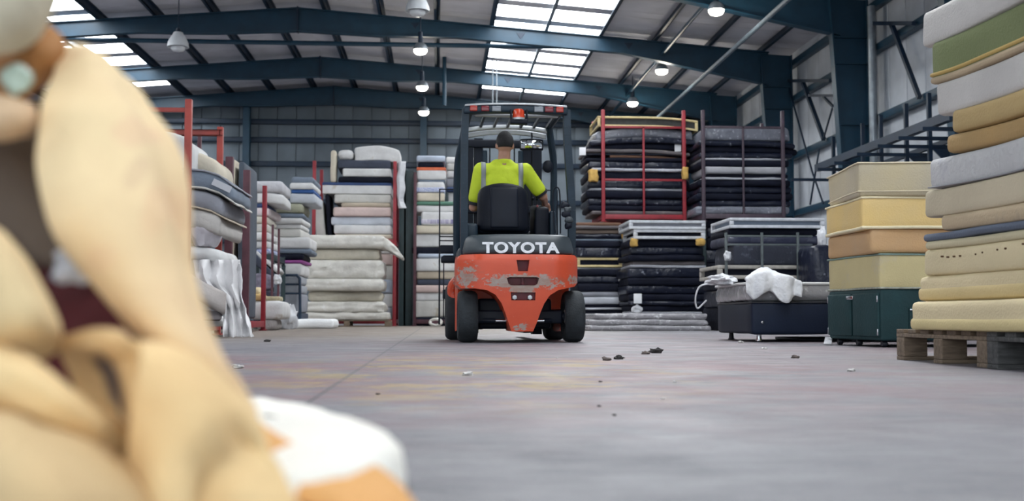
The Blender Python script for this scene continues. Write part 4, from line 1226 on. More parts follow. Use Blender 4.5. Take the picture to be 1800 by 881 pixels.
# ------------------------------------------------------------------ I: dark stillage of black bases, wrapped frames below
YI2 = 23.0
zI = P(1310, 377, YI2).z
layI = [('plastic', 1240, 1392, 222, 247, {'r': 0.08, 'ragged': 0.03}), ('blackw', 1232, 1398, 247, 258, {'droop': (0, 0.05), 'ragged': 0.02}), ('black', 1234, 1400, 258, 268, {'droop': (0, 0.04)}), ('blackw', 1232, 1396, 268, 278), ('fuzz', 1234, 1384, 278, 281.5, {'ragged': 0.04}), ('black', 1232, 1386, 281.5, 293),
 ('white', 1238, 1384, 293, 306, {'mat': fab('greyish ticking', (0.40, 0.40, 0.43)), 'desc': 'greyish white mattress', 'ragged': 0.02}), ('black', 1240, 1388, 306, 312), ('fuzz', 1236, 1384, 312, 316, {'ragged': 0.04}), ('black', 1230, 1388, 316, 328), ('blackw', 1228, 1390, 328, 340), ('black', 1228, 1392, 340, 352), ('blackw', 1230, 1390, 352, 363), ('plastic', 1224, 1388, 363, 377, {'ragged': 0.03})]
stack(layI, YI2, 1.25, 'upper dark stillage', 'black bases in the upper dark stillage', zI, seed=18)
ix0, ix1 = P(1236, 300, YI2 - 0.12).x, P(1376, 300, YI2 - 0.12).x
M_purp = mat('dull plum painted steel', (0.075, 0.05, 0.07), 0.5, 0, 0.2, 5)
stillage(ix0, ix1, YI2 - 0.14, YI2 + 1.35, zI - 0.166, P(1236, 196, YI2).z, M_purp, 'dull plum stillage of black bases right of the red one', 0.07, mids=((ix0 + ix1) / 2,), toprail=P(1300, 222, YI2 - 0.14).z)
stillage(ix0, ix1, YI2 - 0.14, YI2 + 1.35, 0, zI - 0.166, M_dgreen, 'dark lower stillage right of the white frames', 0.07)
layI0 = [('black', 1242, 1372, 385, 399), ('blackw', 1242, 1372, 399, 418), ('black', 1242, 1372, 418, 440), ('blackw', 1242, 1372, 440, 462), ('black', 1242, 1372, 462, 486), ('blackw', 1242, 1372, 486, 512), ('black', 1242, 1372, 512, 540), ('black', 1242, 1372, 540, 566)]
stack(layI0, YI2, 1.25, 'lower dark stillage', 'black bases in the lower dark stillage', 0.166, seed=19)
# in front: column of wrapped frames and dark bases
YN = 18.2
layN2 = [('black', 1284, 1440, 402, 414), ('blackw', 1280, 1442, 414, 430, {'ragged': 0.02, 'mat': fab('navy wrapped', (0.035, 0.04, 0.075), rough=0.35, bump=0.9, bscale=9)}), ('greybrown', 1290, 1440, 430, 466, {'mat': fab('dark speckled cloth', (0.03, 0.035, 0.055), stain=(0.12, 0.13, 0.17), stain_amt=0.5, stain_scale=10), 'desc': 'dark speckled mattress'})]
layN1 = [('black', 1270, 1440, 491, 510), ('blackw', 1268, 1440, 510, 540), ('black', 1268, 1440, 540, 581)]
stack(layN1, YN, 1.3, 'foot of the column behind the navy divan', 'dark bases behind the navy divan', 0.0, seed=20)
zA, zB2 = P(1340, 491, YN).z, P(1340, 467, YN).z
bed_frame(P(1259, 480, YN).x, P(1430, 480, YN).x, YN - 0.1, YN + 1.2, zA, zB2, M_beigewrap, 'beige wrapped bed frame behind the navy divan', None, 0.06, STY['black'][0])
stack(layN2, YN, 1.3, 'column behind the navy divan', 'dark bases behind the navy divan', zB2, seed=21)
zC = P(1350, 402, YN).z
bed_frame(P(1280, 392, YN).x, P(1446, 392, YN).x, YN - 0.1, YN + 1.2, zC, P(1350, 384, YN).z, M_whitewrap, 'pale grey wrapped bed frame on top of the column behind the divan', None, 0.05, STY['bluegrey'][0])
# thin metal rack frame before that column
M_gg = mat('grey-green metal', (0.10, 0.12, 0.125), 0.5, 0.2)
rk = empty('metal_rack', (P(1340, 500, YN - 0.3).x, YN - 0.3, 0)); ro = rk.location.copy()
for px in (1276, 1339, 1402):
    p = P(px, 410, YN - 0.3); MB().rbox(p.x - 0.02 - ro.x, p.x + 0.02 - ro.x, -0.02, 0.02, 0, P(px, 409, YN - 0.3).z, 0.005, (1, 1, 1)).build('upright', M_gg, rk)
for py in (415, 430, 540):
    a = P(1276, py, YN - 0.3); b = P(1428, py, YN - 0.3)
    MB().rbox(a.x - ro.x, b.x - ro.x, -0.015, 0.015, a.z - 0.015, a.z + 0.015, 0.004, (1, 1, 1)).build('cross_rail', M_gg, rk)
tag(rk, 'thin grey-green metal rack before the dark column behind the navy divan', 'rack')
crumple('plastic_bag', (P(1279, 450, YN - 0.34).x, YN - 0.34, P(1281, 458, YN - 0.34).z), (0.055, 0.05, 0.085), M_film, 'white plastic scrap hung on the left upright of the metal rack', 'plastic bag', 22)
crumple('plastic_bag', (P(1449, 440, YN - 1.0).x, YN - 0.9, P(1440, 430, YN - 1.2).z), (0.07, 0.08, 0.16), M_film, 'white plastic scrap peeking out left of the cream stack', 'plastic bag', 23)
o = slab('mattress', P(1432, 450, YN - 1.2).x, P(1470, 450, YN - 1.2).x, YN - 1.1, YN - 0.3, 0, P(1440, 430, YN - 1.2).z, STY['blackw'][0], 0.1, 70, 0.05)
tag(o, 'black plastic-wrapped bundle between the dark column and the cream stack', 'bundle')

# ------------------------------------------------------------------ L: navy divan on chrome legs
M_navyd = mat('navy leatherette', (0.008, 0.015, 0.036), 0.55, 0, 0.08, 4, spec=0.25, bump=0.08, bscale=60)
M_chrome = mat('chrome', (0.62, 0.64, 0.68), 0.22, 1.0, 0.05)
c0 = Vector((P(1322, 590, 10.2).x, 10.2, 0)); zt_ = P(1322, 531, 10.2).z; zb_ = P(1322, 588, 10.2).z
ex = Vector((1.0, -0.02, 0)).normalized(); ey = Vector((-0.03, 1, 0)).normalized()
dv = empty('divan', c0, math.atan2(ex.y, ex.x))
MB().rbox(0, 1.95, 0, 1.4, zb_, zt_, 0.035, (10, 8, 2), lambda v: v + Vector((0, 0, 0.012 * noise.noise(v * 3)))).build('upholstered_body', M_navyd, dv)
MB().rbox(-0.004, 1.954, -0.004, 1.404, zt_ - 0.012, zt_ + 0.004, 0.006, (3, 3, 1)).build('piping', M_blackp, dv)
for (lx, ly) in ((0.09, 0.1), (0.12, 1.3), (0.98, 0.12), (1.3, 0.7), (1.85, 0.1), (1.85, 1.3)):
    l = MB().lathe([(0.028, 0.0), (0.032, 0.004), (0.026, 0.02), (0.022, 0.06), (0.024, zb_)], (lx, ly, 0), n=16).build('leg', M_chrome if (lx, ly) in ((0.09, 0.1),) else M_blackp, dv)
    MB().lathe([(0.034, 0), (0.036, 0.006), (0.03, 0.012)], (lx, ly, 0), n=16).build('foot_cap', M_blackp, l)
MB().lathe([(0.0, -0.012), (0.012, -0.01), (0.014, 0.0)], (0.095, -0.002, zb_ + 0.11), 'y', 12).build('glide_stud', M_chrome, dv)
tag(dv, 'navy upholstered divan base on short metal legs right of the forklift', 'divan base')
o = slab('mattress', c0.x - 0.0, c0.x + 1.92, c0.y + 0.03, c0.y + 1.36, zt_ + 0.004, zt_ + 0.185, fab('clear wrapped ticking', (0.32, 0.32, 0.34), rough=0.15, bump=1.0, bscale=9, stain=(0.66, 0.66, 0.68), stain_amt=0.4, stain_scale=8), 0.06, 71, 0.025, (12, 6, 3), ragged=0.01, bands=(('white_piping', 0.86, 1.0, STY['white'][0]),))
tag(o, 'clear plastic-wrapped mattress on the navy divan', 'mattress')
# white foam / wadding draped on it
zz = zt_ + 0.19
M_wad = fab('white wadding', (0.72, 0.73, 0.76), bump=0.7, bscale=22)
rows = []
for (Y, f) in ((11.0, 0.25), (10.75, 0.75), (10.5, 1.0), (10.3, 0.95), (10.2, 0.75), (10.165, 0.35), (10.15, -0.35)):
    row = []
    for k_, (px, h_) in enumerate(((1314, 0.012), (1326, 0.07), (1340, 0.115), (1356, 0.10), (1370, 0.065), (1384, 0.045), (1398, 0.012), (1408, -0.04))):
        p = P(px + 2 * math.sin(Y * 9), 500, Y)
        z = zz + h_ * f if f > 0 else zt_ + 0.09 - 0.05 * math.sin(k_ * 1.7) - 0.01 * k_
        row.append(Vector((p.x, Y + 0.03 * math.sin(k_ * 2.3), z)))
    rows.append(row)
sheet('wadding_sheet', rows, 0.025, M_wad, 4, 4, 0.022, 4, 13, label='bunched white wadding draped over the wrapped mattress on the divan', cat='wadding')
crumple('wadding_clump', (P(1266, 505, 11.1).x, 11.1, zz - 0.01), (0.13, 0.24, 0.06), M_wad, 'fluffy white wadding clump at the left corner of the wrapped mattress', 'wadding', 26, amp=0.5)
# plastic strap loop on the left
pts = [P(1250, 500, 11.1), P(1240, 500, 11.1), P(1229, 505, 11.1), P(1223, 520, 11.1), P(1223, 535, 11.1), P(1227, 542, 11.1), P(1236, 534, 11.1), P(1242, 528, 11.1)]
lone('plastic_strap', MB().tube(spline(pts, 6), 0.009, 6), M_film, 'white plastic strap looping off the left corner of the divan', 'strap')
# low dark thing on the floor behind divan legs
o = MB().rbox(c0.x + 0.6, c0.x + 1.9, c0.y + 0.5, c0.y + 1.3, 0, 0.03, 0.01, (2, 2, 1))
lone('board', o, M_blackp, 'flat dark board on the floor under the navy divan', 'board')

# ------------------------------------------------------------------ J: green divan with four foam mattresses
Yj = 8.4
M_gv = mat('dark green velvet', (0.006, 0.042, 0.048), 0.75, 0, 0.15, 3, bump=0.2, bscale=50)
def jslab(name, pxc, xfar, t, b, m, seed, z0, label, wy=0.95, lx=1.9, r=0.03, **k):
    """corner nearest the camera at pixel pxc, far-left corner at pixel xfar"""
    a = P(pxc, (t + b) / 2, Yj); f = P(xfar, (t + b) / 2, Yj + wy)
    ang = math.atan2(-(f.x - a.x), wy)
    z1 = P(pxc, t, Yj).z
    zb = P(pxc, b, Yj).z if z0 is None else z0
    W = math.hypot(f.x - a.x, wy)
    ce = a + Vector((math.cos(ang) * lx / 2 - math.sin(ang) * W / 2, math.sin(ang) * lx / 2 + math.cos(ang) * W / 2, 0))
    o = slab(name, ce.x - lx / 2, ce.x + lx / 2, ce.y - W / 2, ce.y + W / 2, zb, z1, m, r, seed, k.pop('amp', 0.015), (12, 8, 4), rz=ang, **k)
    tag(o, label, 'mattress', 'foam mattresses stacked on the green divan')
    return o, z1
def foam(name, col, **k):
    k.setdefault('rough', 0.85); k.setdefault('var', 0.06); k.setdefault('scale', 2.2); k.setdefault('bump', 0.2); k.setdefault('bscale', 80)
    return mat(name, col, **k)
Mj4 = foam('pale yellow foam', (0.66, 0.56, 0.30), stain=(0.50, 0.46, 0.40), stain_amt=0.5, stain_scale=1.2)
Mj3 = foam('peach tan foam', (0.62, 0.38, 0.18), col2=(0.54, 0.37, 0.22))
Mj2 = foam('honey yellow foam', (0.82, 0.58, 0.22), col2=(0.74, 0.55, 0.27))
Mj1 = foam('aged cream foam', (0.58, 0.48, 0.28), col2=(0.47, 0.42, 0.33), scale=1.4)
gd = empty('divan', (P(1549, 560, Yj).x, Yj, 0), 0.085)
zg = P(1549, 508, Yj).z
MB().rbox(0, 1.9, 0, 0.93, 0.05, zg, 0.02, (4, 4, 3)).build('velvet_body', M_gv, gd)
for yy in (0.02, 0.485):
    d = MB().rbox(-0.018, 0.004, yy, yy + 0.43, 0.08, zg - 0.03, 0.01, (1, 3, 3)).build('side_panel', M_gv, gd)
d = MB().rbox(0.22, 0.95, -0.02, 0.004, 0.07, zg - 0.14, 0.01, (3, 1, 3)).build('drawer_front', M_gv, gd)
MB().rbox(-0.024, -0.016, 0.43, 0.55, zg - 0.075, zg - 0.045, 0.003, (1, 1, 1)).build('link_clip', M_chrome, gd)
for yy in (0.02, 0.9):
    for z in (0.09, zg - 0.1):
        MB().rbox(-0.022, -0.014, yy, yy + 0.012, z, z + 0.05, 0.002, (1, 1, 1)).build('corner_staple', M_chrome, gd)
MB().rbox(0.22, 0.30, -0.026, -0.018, zg - 0.165, zg - 0.15, 0.002, (1, 1, 1)).build('corner_staple', M_chrome, gd)
for (lx, ly) in ((0.06, 0.08), (0.06, 0.5), (0.06, 0.85), (0.95, 0.08), (0.95, 0.85), (1.84, 0.08), (1.84, 0.85)):
    MB().lathe([(0.0, -0.02), (0.022, -0.02), (0.027, -0.012), (0.027, 0.012), (0.022, 0.02), (0.0, 0.02)], (lx, ly, 0.027), 'x', 14).build('castor', M_blackp, gd)
tag(gd, 'dark green velvet divan base under four foam mattresses', 'divan base')
o4, z_ = jslab('foam_mattress', 1547, 1457, 445, 508, Mj4, 81, zg, 'pale yellow foam mattress resting on the green velvet divan', bands=(('teal_edge', 0.95, 1.0, mat('teal cloth edge', (0.24, 0.34, 0.30), 0.8)), ('knit_edge', 0.0, 0.06, mat('grey knit edge', (0.42, 0.43, 0.36), 0.85, 0, 0.2, 30))))
o3, z_ = jslab('foam_mattress', 1533, 1454, 402, 445, Mj3, 82, z_, 'peach tan foam mattress, second up from the green divan', droop=(0, 0.0))
o2, z_ = jslab('foam_mattress', 1516, 1450, 345, 402, Mj2, 83, z_, 'honey yellow foam mattress, third up from the green divan', bands=(('pale_lip', 0.93, 1.0, foam('pale foam lip', (0.84, 0.74, 0.50))), ('pale_lip', 0.0, 0.10, MATS['pale foam lip'])))
o1, z_ = jslab('foam_mattress', 1508, 1455, 285, 345, Mj1, 84, z_, 'aged cream foam mattress with greyish corner, top of the pile on the green divan', bands=(('cream_lip', 0.95, 1.0, foam('cream foam lip', (0.66, 0.58, 0.42))), ('cream_lip', 0.13, 0.17, MATS['cream foam lip'])))
# white strip of tape on the floor by the divan
p = G(1463, 607)
lone('tape_strip', MB().bar((p.x - 0.04, p.y, 0.01), (p.x + 0.06, p.y + 0.25, 0.06), 0.06, 0.004), M_film, 'short white tape strip hanging to the floor below the green divan', 'tape')

# ------------------------------------------------------------------ K: tall foam stack on pallets, its long side along the aisle
XK = 2.5
def kY(px, X=XK): return PX(px, 557, X).y
def klayer(px, t, b, col_m, label, seed, z0=None, X=XK, near=3.9, wid=1.35, sag=0.03, r=0.028, bands=(), amp=0.015, name='foam_mattress', lift=0.0):
    yf = kY(px, X)
    z1 = P(px, t, yf).z; zb = P(px, b, yf).z if z0 is None else z0
    L = yf - near; h = z1 - zb
    s = Vector((seed * 3.1, seed, 0))
    cx = X + wid / 2; cy = (near + yf) / 2
    def fn(v):
        u = v.y / (L / 2)
        dz = -sag * (1 - min(1, abs(u)) ** 2) + lift * max(0, u) ** 2
        return v + Vector((noise.noise(v * 2 + s) * amp, noise.noise(v * 2 + s * 2) * amp, noise.noise(v * 2 + s * 3) * amp * 0.35 + dz))
    vs, fs = rounded_box(wid, L, h, min(r, h * 0.45), (5, 14, 4), fn)
    o = MB().add([v + Vector((0, 0, h / 2)) for v in vs], fs).build(name, col_m, None, 60)
    o.location = (cx, cy, zb)
    for bn, f0, f1, bm in bands:
        bh = (f1 - f0) * h; c = Vector((0, 0, (f0 + f1) / 2 * h - h / 2))
        v2, f2 = rounded_box(wid + 0.014, L + 0.014, bh, min(0.02, bh * 0.45), (5, 14, 1))
        MB().add([fn(v + c) + Vector((0, 0, h / 2)) for v in v2], f2).build(bn, bm, o, 60)
    tag(o, label, 'mattress', 'foam mattresses in the tall stack on pallets')
    return z1
M_k_cream = foam('cream foam', (0.62, 0.55, 0.40)) if 'cream foam' not in MATS else foam('soft cream foam', (0.72, 0.60, 0.37))
M_k_white = foam('greyish white foam', (0.62, 0.60, 0.57), stain=(0.45, 0.43, 0.42), stain_amt=0.25)
M_k_yel = foam('soft yellow foam', (0.66, 0.54, 0.28))
M_k_tan = foam('tan foam', (0.47, 0.30, 0.12), col2=(0.40, 0.27, 0.12))
M_k_beige = foam('beige foam', (0.52, 0.41, 0.27), stain=(0.36, 0.29, 0.22), stain_amt=0.4)
M_k_green = foam('sage green foam', (0.20, 0.235, 0.105))
M_k_blue = foam('slate blue foam', (0.115, 0.14, 0.19))
M_k_ylw = foam('mustard foam', (0.52, 0.36, 0.12))
def dots(parent_label): pass
pallet((XK + 0.56, kY(1572, XK - 0.02) - 0.52, 0), 1.15, 1.02, M_wood, 'weathered brown pallet under the far end of the tall foam stack', 0.165, 0)
pallet((XK + 0.54, kY(1572, XK - 0.02) - 1.62, 0), 1.15, 1.1, M_wood2, 'dark weathered pallet at the right edge under the tall foam stack', 0.165, 0)
z = 0.165
z = klayer(1600, 531, 574, M_k_cream, 'cream foam mattress with yellow lower half, lowest on the pallets', 91, z, sag=0.0, bands=(('yellow_base', 0.0, 0.42, M_k_yel),), X=XK - 0.06)
z = klayer(1617, 487, 531, M_k_cream, 'thick cream foam mattress, second up from the pallets', 92, z, sag=0.0, bands=(('yellow_base', 0.04, 0.55, foam('straw foam', (0.64, 0.50, 0.25))),))
z = klayer(1624, 440, 487, foam('cream foam with dots', (0.72, 0.61, 0.38)), 'cream foam mattress with small dark holes along its side', 93, z, sag=0.005)
zd = z
z = klayer(1626, 425, 440, foam('straw edge foam', (0.60, 0.53, 0.35)), 'thin straw-coloured foam mattress under the slate blue one', 94, z, sag=0.01, r=0.03)
z = klayer(1624, 412, 425, M_k_blue, 'thin slate blue foam mattress in the tall stack', 95, z, sag=0.01, r=0.02)
z = klayer(1655, 378, 412, M_k_beige, 'beige foam mattress right above the slate blue one', 96, z, sag=0.015)
z = klayer(1627, 335, 378, foam('grey cream foam', (0.60, 0.52, 0.37)), 'grey-cream foam mattress overhanging left at mid height', 97, z, sag=0.02)
z = klayer(1637, 281, 335, foam('grey white quilt', (0.58, 0.58, 0.58), bump=0.5, bscale=25, stain=(0.42, 0.42, 0.46), stain_amt=0.4), 'grey-white quilted mattress with stitched lower edge', 98, z, sag=0.025, bands=(('stitched_edge', 0.02, 0.07, foam('stitch grey', (0.30, 0.30, 0.32))),))
z = klayer(1672, 237, 281, M_k_tan, 'tan foam mattress, lower of the tan pair', 99, z, sag=0.03)
z = klayer(1680, 193, 237, foam('tan foam with fold', (0.50, 0.36, 0.16)), 'tan foam mattress, upper of the tan pair', 100, z, sag=0.03)
z = klayer(1651, 147, 193, M_k_white, 'white foam mattress resting on the tan pair', 101, z, sag=0.035)
z = klayer(1648, 75, 147, M_k_green, 'sage green foam mattress with mustard and beige layers', 102, z, sag=0.035, bands=(('beige_layer', 0.0, 0.17, M_k_beige), ('mustard_layer', 0.17, 0.27, M_k_ylw)))
z = klayer(1630, 22, 75, M_k_white, 'white foam mattress, topmost of the tall stack', 103, z, sag=0.035)
# vent holes in the side of the dotted mattress
ob93 = [o for o in bpy.data.objects if o.get('label', '').startswith('cream foam mattress with small dark holes')][0]
M_hole = mat('dark brown hole', (0.12, 0.06, 0.03), 0.9)
for (px, py) in ((1655, 451), (1665, 452), (1676, 451), (1687, 450), (1715, 447), (1727, 444), (1753, 439), (1767, 437), (1798, 429)):
    q = PX(px, py, XK - 0.006) - ob93.location
    MB().lathe([(0.0, -0.003), (0.0045, -0.003), (0.0045, 0.012)], q, 'x', 10).build('vent_hole', M_hole, ob93)
# ================================================================== FORKLIFT
YK = 10.0
X0 = P(913, 500, YK).x
FK_ROT = R(1.3)
fk = empty('forklift', (X0, YK, 0), FK_ROT)
def LX(px, y=0.0): return P(px, 500, YK + y).x - X0
def LZ(py, y=0.0): return P(913, py, YK + y).z
M_or = None
def forklift_paint():
    m = bpy.data.materials.new('chipped orange-red paint'); m.use_nodes = True
    nt = m.node_tree; L = nt.links.new; b = nt.nodes['Principled BSDF']
    tc = nt.nodes.new('ShaderNodeTexCoord')
    def nz(s, d=6, st=(1, 1, 1), r=0.6):
        mp = nt.nodes.new('ShaderNodeMapping'); mp.inputs['Scale'].default_value = st
        L(tc.outputs['Object'], mp.inputs['Vector'])
        n = nt.nodes.new('ShaderNodeTexNoise'); n.inputs['Scale'].default_value = s; n.inputs['Detail'].default_value = d; n.inputs['Roughness'].default_value = r
        L(mp.outputs['Vector'], n.inputs['Vector']); return n.outputs['Fac']
    def ramp(f, p0, p1):
        r = nt.nodes.new('ShaderNodeValToRGB'); r.color_ramp.elements[0].position = p0; r.color_ramp.elements[1].position = p1
        L(f, r.inputs['Fac']); return r.outputs['Color']
    def mathn(op, a, c):
        x = nt.nodes.new('ShaderNodeMath'); x.operation = op
        for i, v in enumerate((a, c)):
            if isinstance(v, (int, float)): x.inputs[i].default_value = v
            else: L(v, x.inputs[i])
        return x.outputs[0]
    def blob(cx, cz, rx, rz):
        mp = nt.nodes.new('ShaderNodeMapping')
        mp.inputs['Location'].default_value = (-cx / rx, 0, -cz / rz); mp.inputs['Scale'].default_value = (1 / rx, 0, 1 / rz)
        L(tc.outputs['Object'], mp.inputs['Vector'])
        g = nt.nodes.new('ShaderNodeTexGradient'); g.gradient_type = 'SPHERICAL'; L(mp.outputs['Vector'], g.inputs['Vector'])
        return g.outputs['Fac']
    def mix(f, a, c):
        x = nt.nodes.new('ShaderNodeMixRGB'); L(f, x.inputs['Fac'])
        for s, v in (('Color1', a), ('Color2', c)):
            if isinstance(v, tuple): x.inputs[s].default_value = (*v, 1)
            else: L(v, x.inputs[s])
        return x.outputs['Color']
    c = mix(nz(6), (0.50, 0.055, 0.02), (0.62, 0.085, 0.030))
    # scuffs: a band around the tow slot, the left edge, the lower skirt
    area = mathn('MAXIMUM', blob(0.03, 0.54, 0.55, 0.11), blob(0.03, 0.475, 0.2, 0.05))
    area = mathn('MAXIMUM', area, mathn('MULTIPLY', blob(-0.46, 0.58, 0.18, 0.22), 0.66))
    area = mathn('MAXIMUM', area, mathn('MULTIPLY', blob(0.50, 0.56, 0.12, 0.10), 0.6))
    area = mathn('MAXIMUM', area, mathn('MULTIPLY', blob(0.03, 0.14, 0.16, 0.07), 0.55))
    area = mathn('MAXIMUM', area, mathn('MULTIPLY', blob(0.2, 0.72, 0.45, 0.2), 0.22))
    chip = mathn('ADD', mathn('MULTIPLY', area, 0.42), mathn('MULTIPLY', nz(22, 8, (0.7, 1, 1.3), 0.75), 0.75))
    c = mix(ramp(chip, 0.53, 0.565), c, (0.33, 0.28, 0.25))
    dirt = mathn('ADD', mathn('MULTIPLY', area, 0.35), mathn('MULTIPLY', nz(7, 8, (1, 1, 2.2), 0.7), 0.8))
    c = mix(mathn('MULTIPLY', ramp(dirt, 0.5, 0.68), 0.5), c, (0.26, 0.10, 0.06))
    fine = ramp(nz(45, 4, (0.6, 1, 1.6), 0.6), 0.70, 0.74)
    c = mix(mathn('MULTIPLY', fine, 0.6), c, (0.66, 0.40, 0.32))
    L(c, b.inputs['Base Color']); b.inputs['Roughness'].default_value = 0.42
    return m
M_or = forklift_paint()
M_fg = mat('dark grey forklift cover', (0.040, 0.052, 0.062), 0.42, 0, 0.1, 6)
M_fd = mat('dark blue-grey forklift frame', (0.016, 0.032, 0.050), 0.45, 0, 0.1, 6, spec=0.3)
M_fb = mat('black forklift metal', (0.004, 0.007, 0.016), 0.55, 0, 0.1, 6, spec=0.25)
M_rub = mat('black rubber', (0.018, 0.024, 0.030), 0.8, 0, 0.25, 10, bump=0.3, bscale=60)
M_seat = mat('black seat vinyl', (0.004, 0.006, 0.013), 0.55, 0, 0.1, 6, spec=0.2, bump=0.1, bscale=90)
M_letter = mat('white lettering', (0.74, 0.76, 0.80), 0.5, 0, 0.12, 30)
M_redl = mat('red lens', (0.16, 0.008, 0.016), 0.2, 0, 0.05)
M_orl = mat('orange-red lens', (0.36, 0.03, 0.018), 0.2, 0, 0.05)
M_clr = mat('clear lens', (0.22, 0.24, 0.27), 0.15, 0, 0.05)
M_rec = mat('dark red recess', (0.10, 0.012, 0.02), 0.6)
M_ltgrey = mat('light grey worn steel', (0.46, 0.48, 0.50), 0.35, 0.3, 0.1)

# ---- counterweight
low = [(804, 500), (812, 507), (835, 507), (856, 510), (871, 518), (882, 533), (889, 551), (894, 566), (900, 583), (938, 583), (945, 566), (950, 551), (957, 534), (967, 519), (982, 510), (1000, 506), (1014, 503), (1020, 496)]
lowp = [(LX(a), LZ(b)) for a, b in low]
def zlow(x):
    for (xa, za), (xb, zb) in zip(lowp, lowp[1:]):
        if xa <= x <= xb: return za + (zb - za) * (x - xa) / max(1e-6, xb - xa)
    return lowp[0][1] if x < 0 else lowp[-1][1]
xs = sorted(set([p[0] for p in lowp] + [lowp[0][0] + (lowp[-1][0] - lowp[0][0]) * i / 60 for i in range(61)]))
zt_c = LZ(447)
def cw_rear(x, t):
    u = abs(x) / 0.54
    y = 0.16 * max(0, (u - 0.55) / 0.45) ** 2.2
    if t > 0.92: y += 0.02 * (t - 0.92) / 0.08
    y += 0.05 * (1 - t) ** 2
    return y
NZ = 16; vs = []; fs = []
NX = len(xs)
for side in (0, 1):
    for x in xs:
        zb = zlow(x)
        u = abs(x) / 0.54
        zt2 = zt_c - 0.03 * max(0, (u - 0.93) / 0.07) ** 2
        for k in range(NZ + 1):
            t = k / NZ
            z = zb + (zt2 - zb) * t
            vs.append((x, cw_rear(x, (z - 0.1) / (zt_c - 0.1)) if side == 0 else 0.62, z))
N1 = NX * (NZ + 1)
def cid(s, i, k): return s * N1 + i * (NZ + 1) + k
for i in range(NX - 1):
    for k in range(NZ):
        fs.append((cid(0, i, k), cid(0, i + 1, k), cid(0, i + 1, k + 1), cid(0, i, k + 1)))
        fs.append((cid(1, i, k), cid(1, i, k + 1), cid(1, i + 1, k + 1), cid(1, i + 1, k)))
    for k in (0, NZ):
        q = (cid(0, i, k), cid(1, i, k), cid(1, i + 1, k), cid(0, i + 1, k)); fs.append(q if k == 0 else q[::-1])
for i in (0, NX - 1):
    for k in range(NZ):
        q = (cid(0, i, k), cid(0, i, k + 1), cid(1, i, k + 1), cid(1, i, k)); fs.append(q if i == 0 else q[::-1])
cw = MB().add(vs, fs).build('counterweight', M_or, None, 40)
def cutter(pts, depth):
    m = MB(); m.prism([(LX(a), LZ(b)) for a, b in pts], -0.1, depth)
    return m.build('cut', None, None, None)
cuts = [cutter([(908, 457), (931, 457), (928, 477), (911, 477)], 0.06), cutter([(891, 489), (896, 487), (943, 487), (948, 489), (945, 499), (940, 502), (899, 502), (894, 499)], 0.07), cutter([(898, 514), (942, 514), (941, 528), (899, 528)], 0.05)]
for c in cuts:
    bo_ = cw.modifiers.new('b', 'BOOLEAN'); bo_.operation = 'DIFFERENCE'; bo_.object = c; bo_.solver = 'EXACT'
bake(cw)
for c in cuts: bpy.data.objects.remove(c)
if not cw.data.materials: cw.data.materials.append(M_or)
cw.parent = fk
# recess plates darkened in colour for the shade inside, and bolts
MB().rbox(LX(909), LX(930), 0.045, 0.058, LZ(476), LZ(458), 0.004, (1, 1, 1)).build('recess_plate', M_rec, fk)
MB().rbox(LX(893), LX(946), 0.052, 0.068, LZ(501), LZ(488), 0.004, (1, 1, 1)).build('tow_slot_plate', M_rec, fk)
MB().rbox(LX(917), LX(922), 0.03, 0.06, LZ(501), LZ(488), 0.003, (1, 1, 1)).build('tow_pin', M_rec, fk)
pl = MB().rbox(LX(899), LX(941), 0.034, 0.05, LZ(527.5), LZ(514.5), 0.004, (1, 1, 1)).build('bolt_plate', M_rec, fk)
for px in (905, 932):
    MB().lathe([(0.0, 0.006), (0.020, 0.008), (0.023, 0.016), (0.023, 0.04)], (LX(px), 0, LZ(523)), 'y', 6).build('bolt', M_ltgrey, pl)
# ---- hood with lettering
zh0, zh1 = LZ(447), LZ(410)
hh = zh1 - zh0
def hood_fn(v):
    t = (v.z + hh / 2) / hh
    s = 1 - 0.07 * t
    y = v.y
    u = abs(v.x) / 0.53
    if v.y < 0: y += 0.035 * t + 0.15 * max(0, (u - 0.62) / 0.38) ** 2
    z = v.z - 0.012 * u * u * t
    return Vector((v.x * s, y, z))
MB().rbox(-0.50, 0.52, 0.03, 0.95, zh0, zh1, 0.05, (14, 6, 3), hood_fn).build('rear_hood', M_fg, fk)
fc = bpy.data.curves.new('lettering', 'FONT'); fc.body = 'TOYOTA'; fc.extrude = 0.02; fc.offset = 0.042; fc.space_character = 1.12
fo = bpy.data.objects.new('tmp', fc); COL.objects.link(fo)
bpy.context.view_layer.update()
me = bpy.data.meshes.new_from_object(fo.evaluated_get(bpy.context.evaluated_depsgraph_get()))
bpy.data.objects.remove(fo)
xsv = [v.co.x for v in me.vertices]; ysv = [v.co.y for v in me.vertices]
sx = (LX(985) - LX(848)) / (max(xsv) - min(xsv)); sy = (LZ(425) - LZ(445)) / (max(ysv) - min(ysv))
for v in me.vertices:
    x = (v.co.x - min(xsv)) * sx + LX(848); z = (v.co.y - min(ysv)) * sy + LZ(445)
    t = (z - zh0) / hh
    v.co = (x, 0.03 + 0.035 * t - 0.004 + v.co.z * -0.1 + 0.15 * max(0, (abs(x) / 0.53 - 0.62) / 0.38) ** 2, z)
me.materials.clear(); me.materials.append(M_letter)
lo = bpy.data.objects.new('lettering', me); COL.objects.link(lo); lo.parent = fk
lo['label'] = 'white TOYOTA lettering'
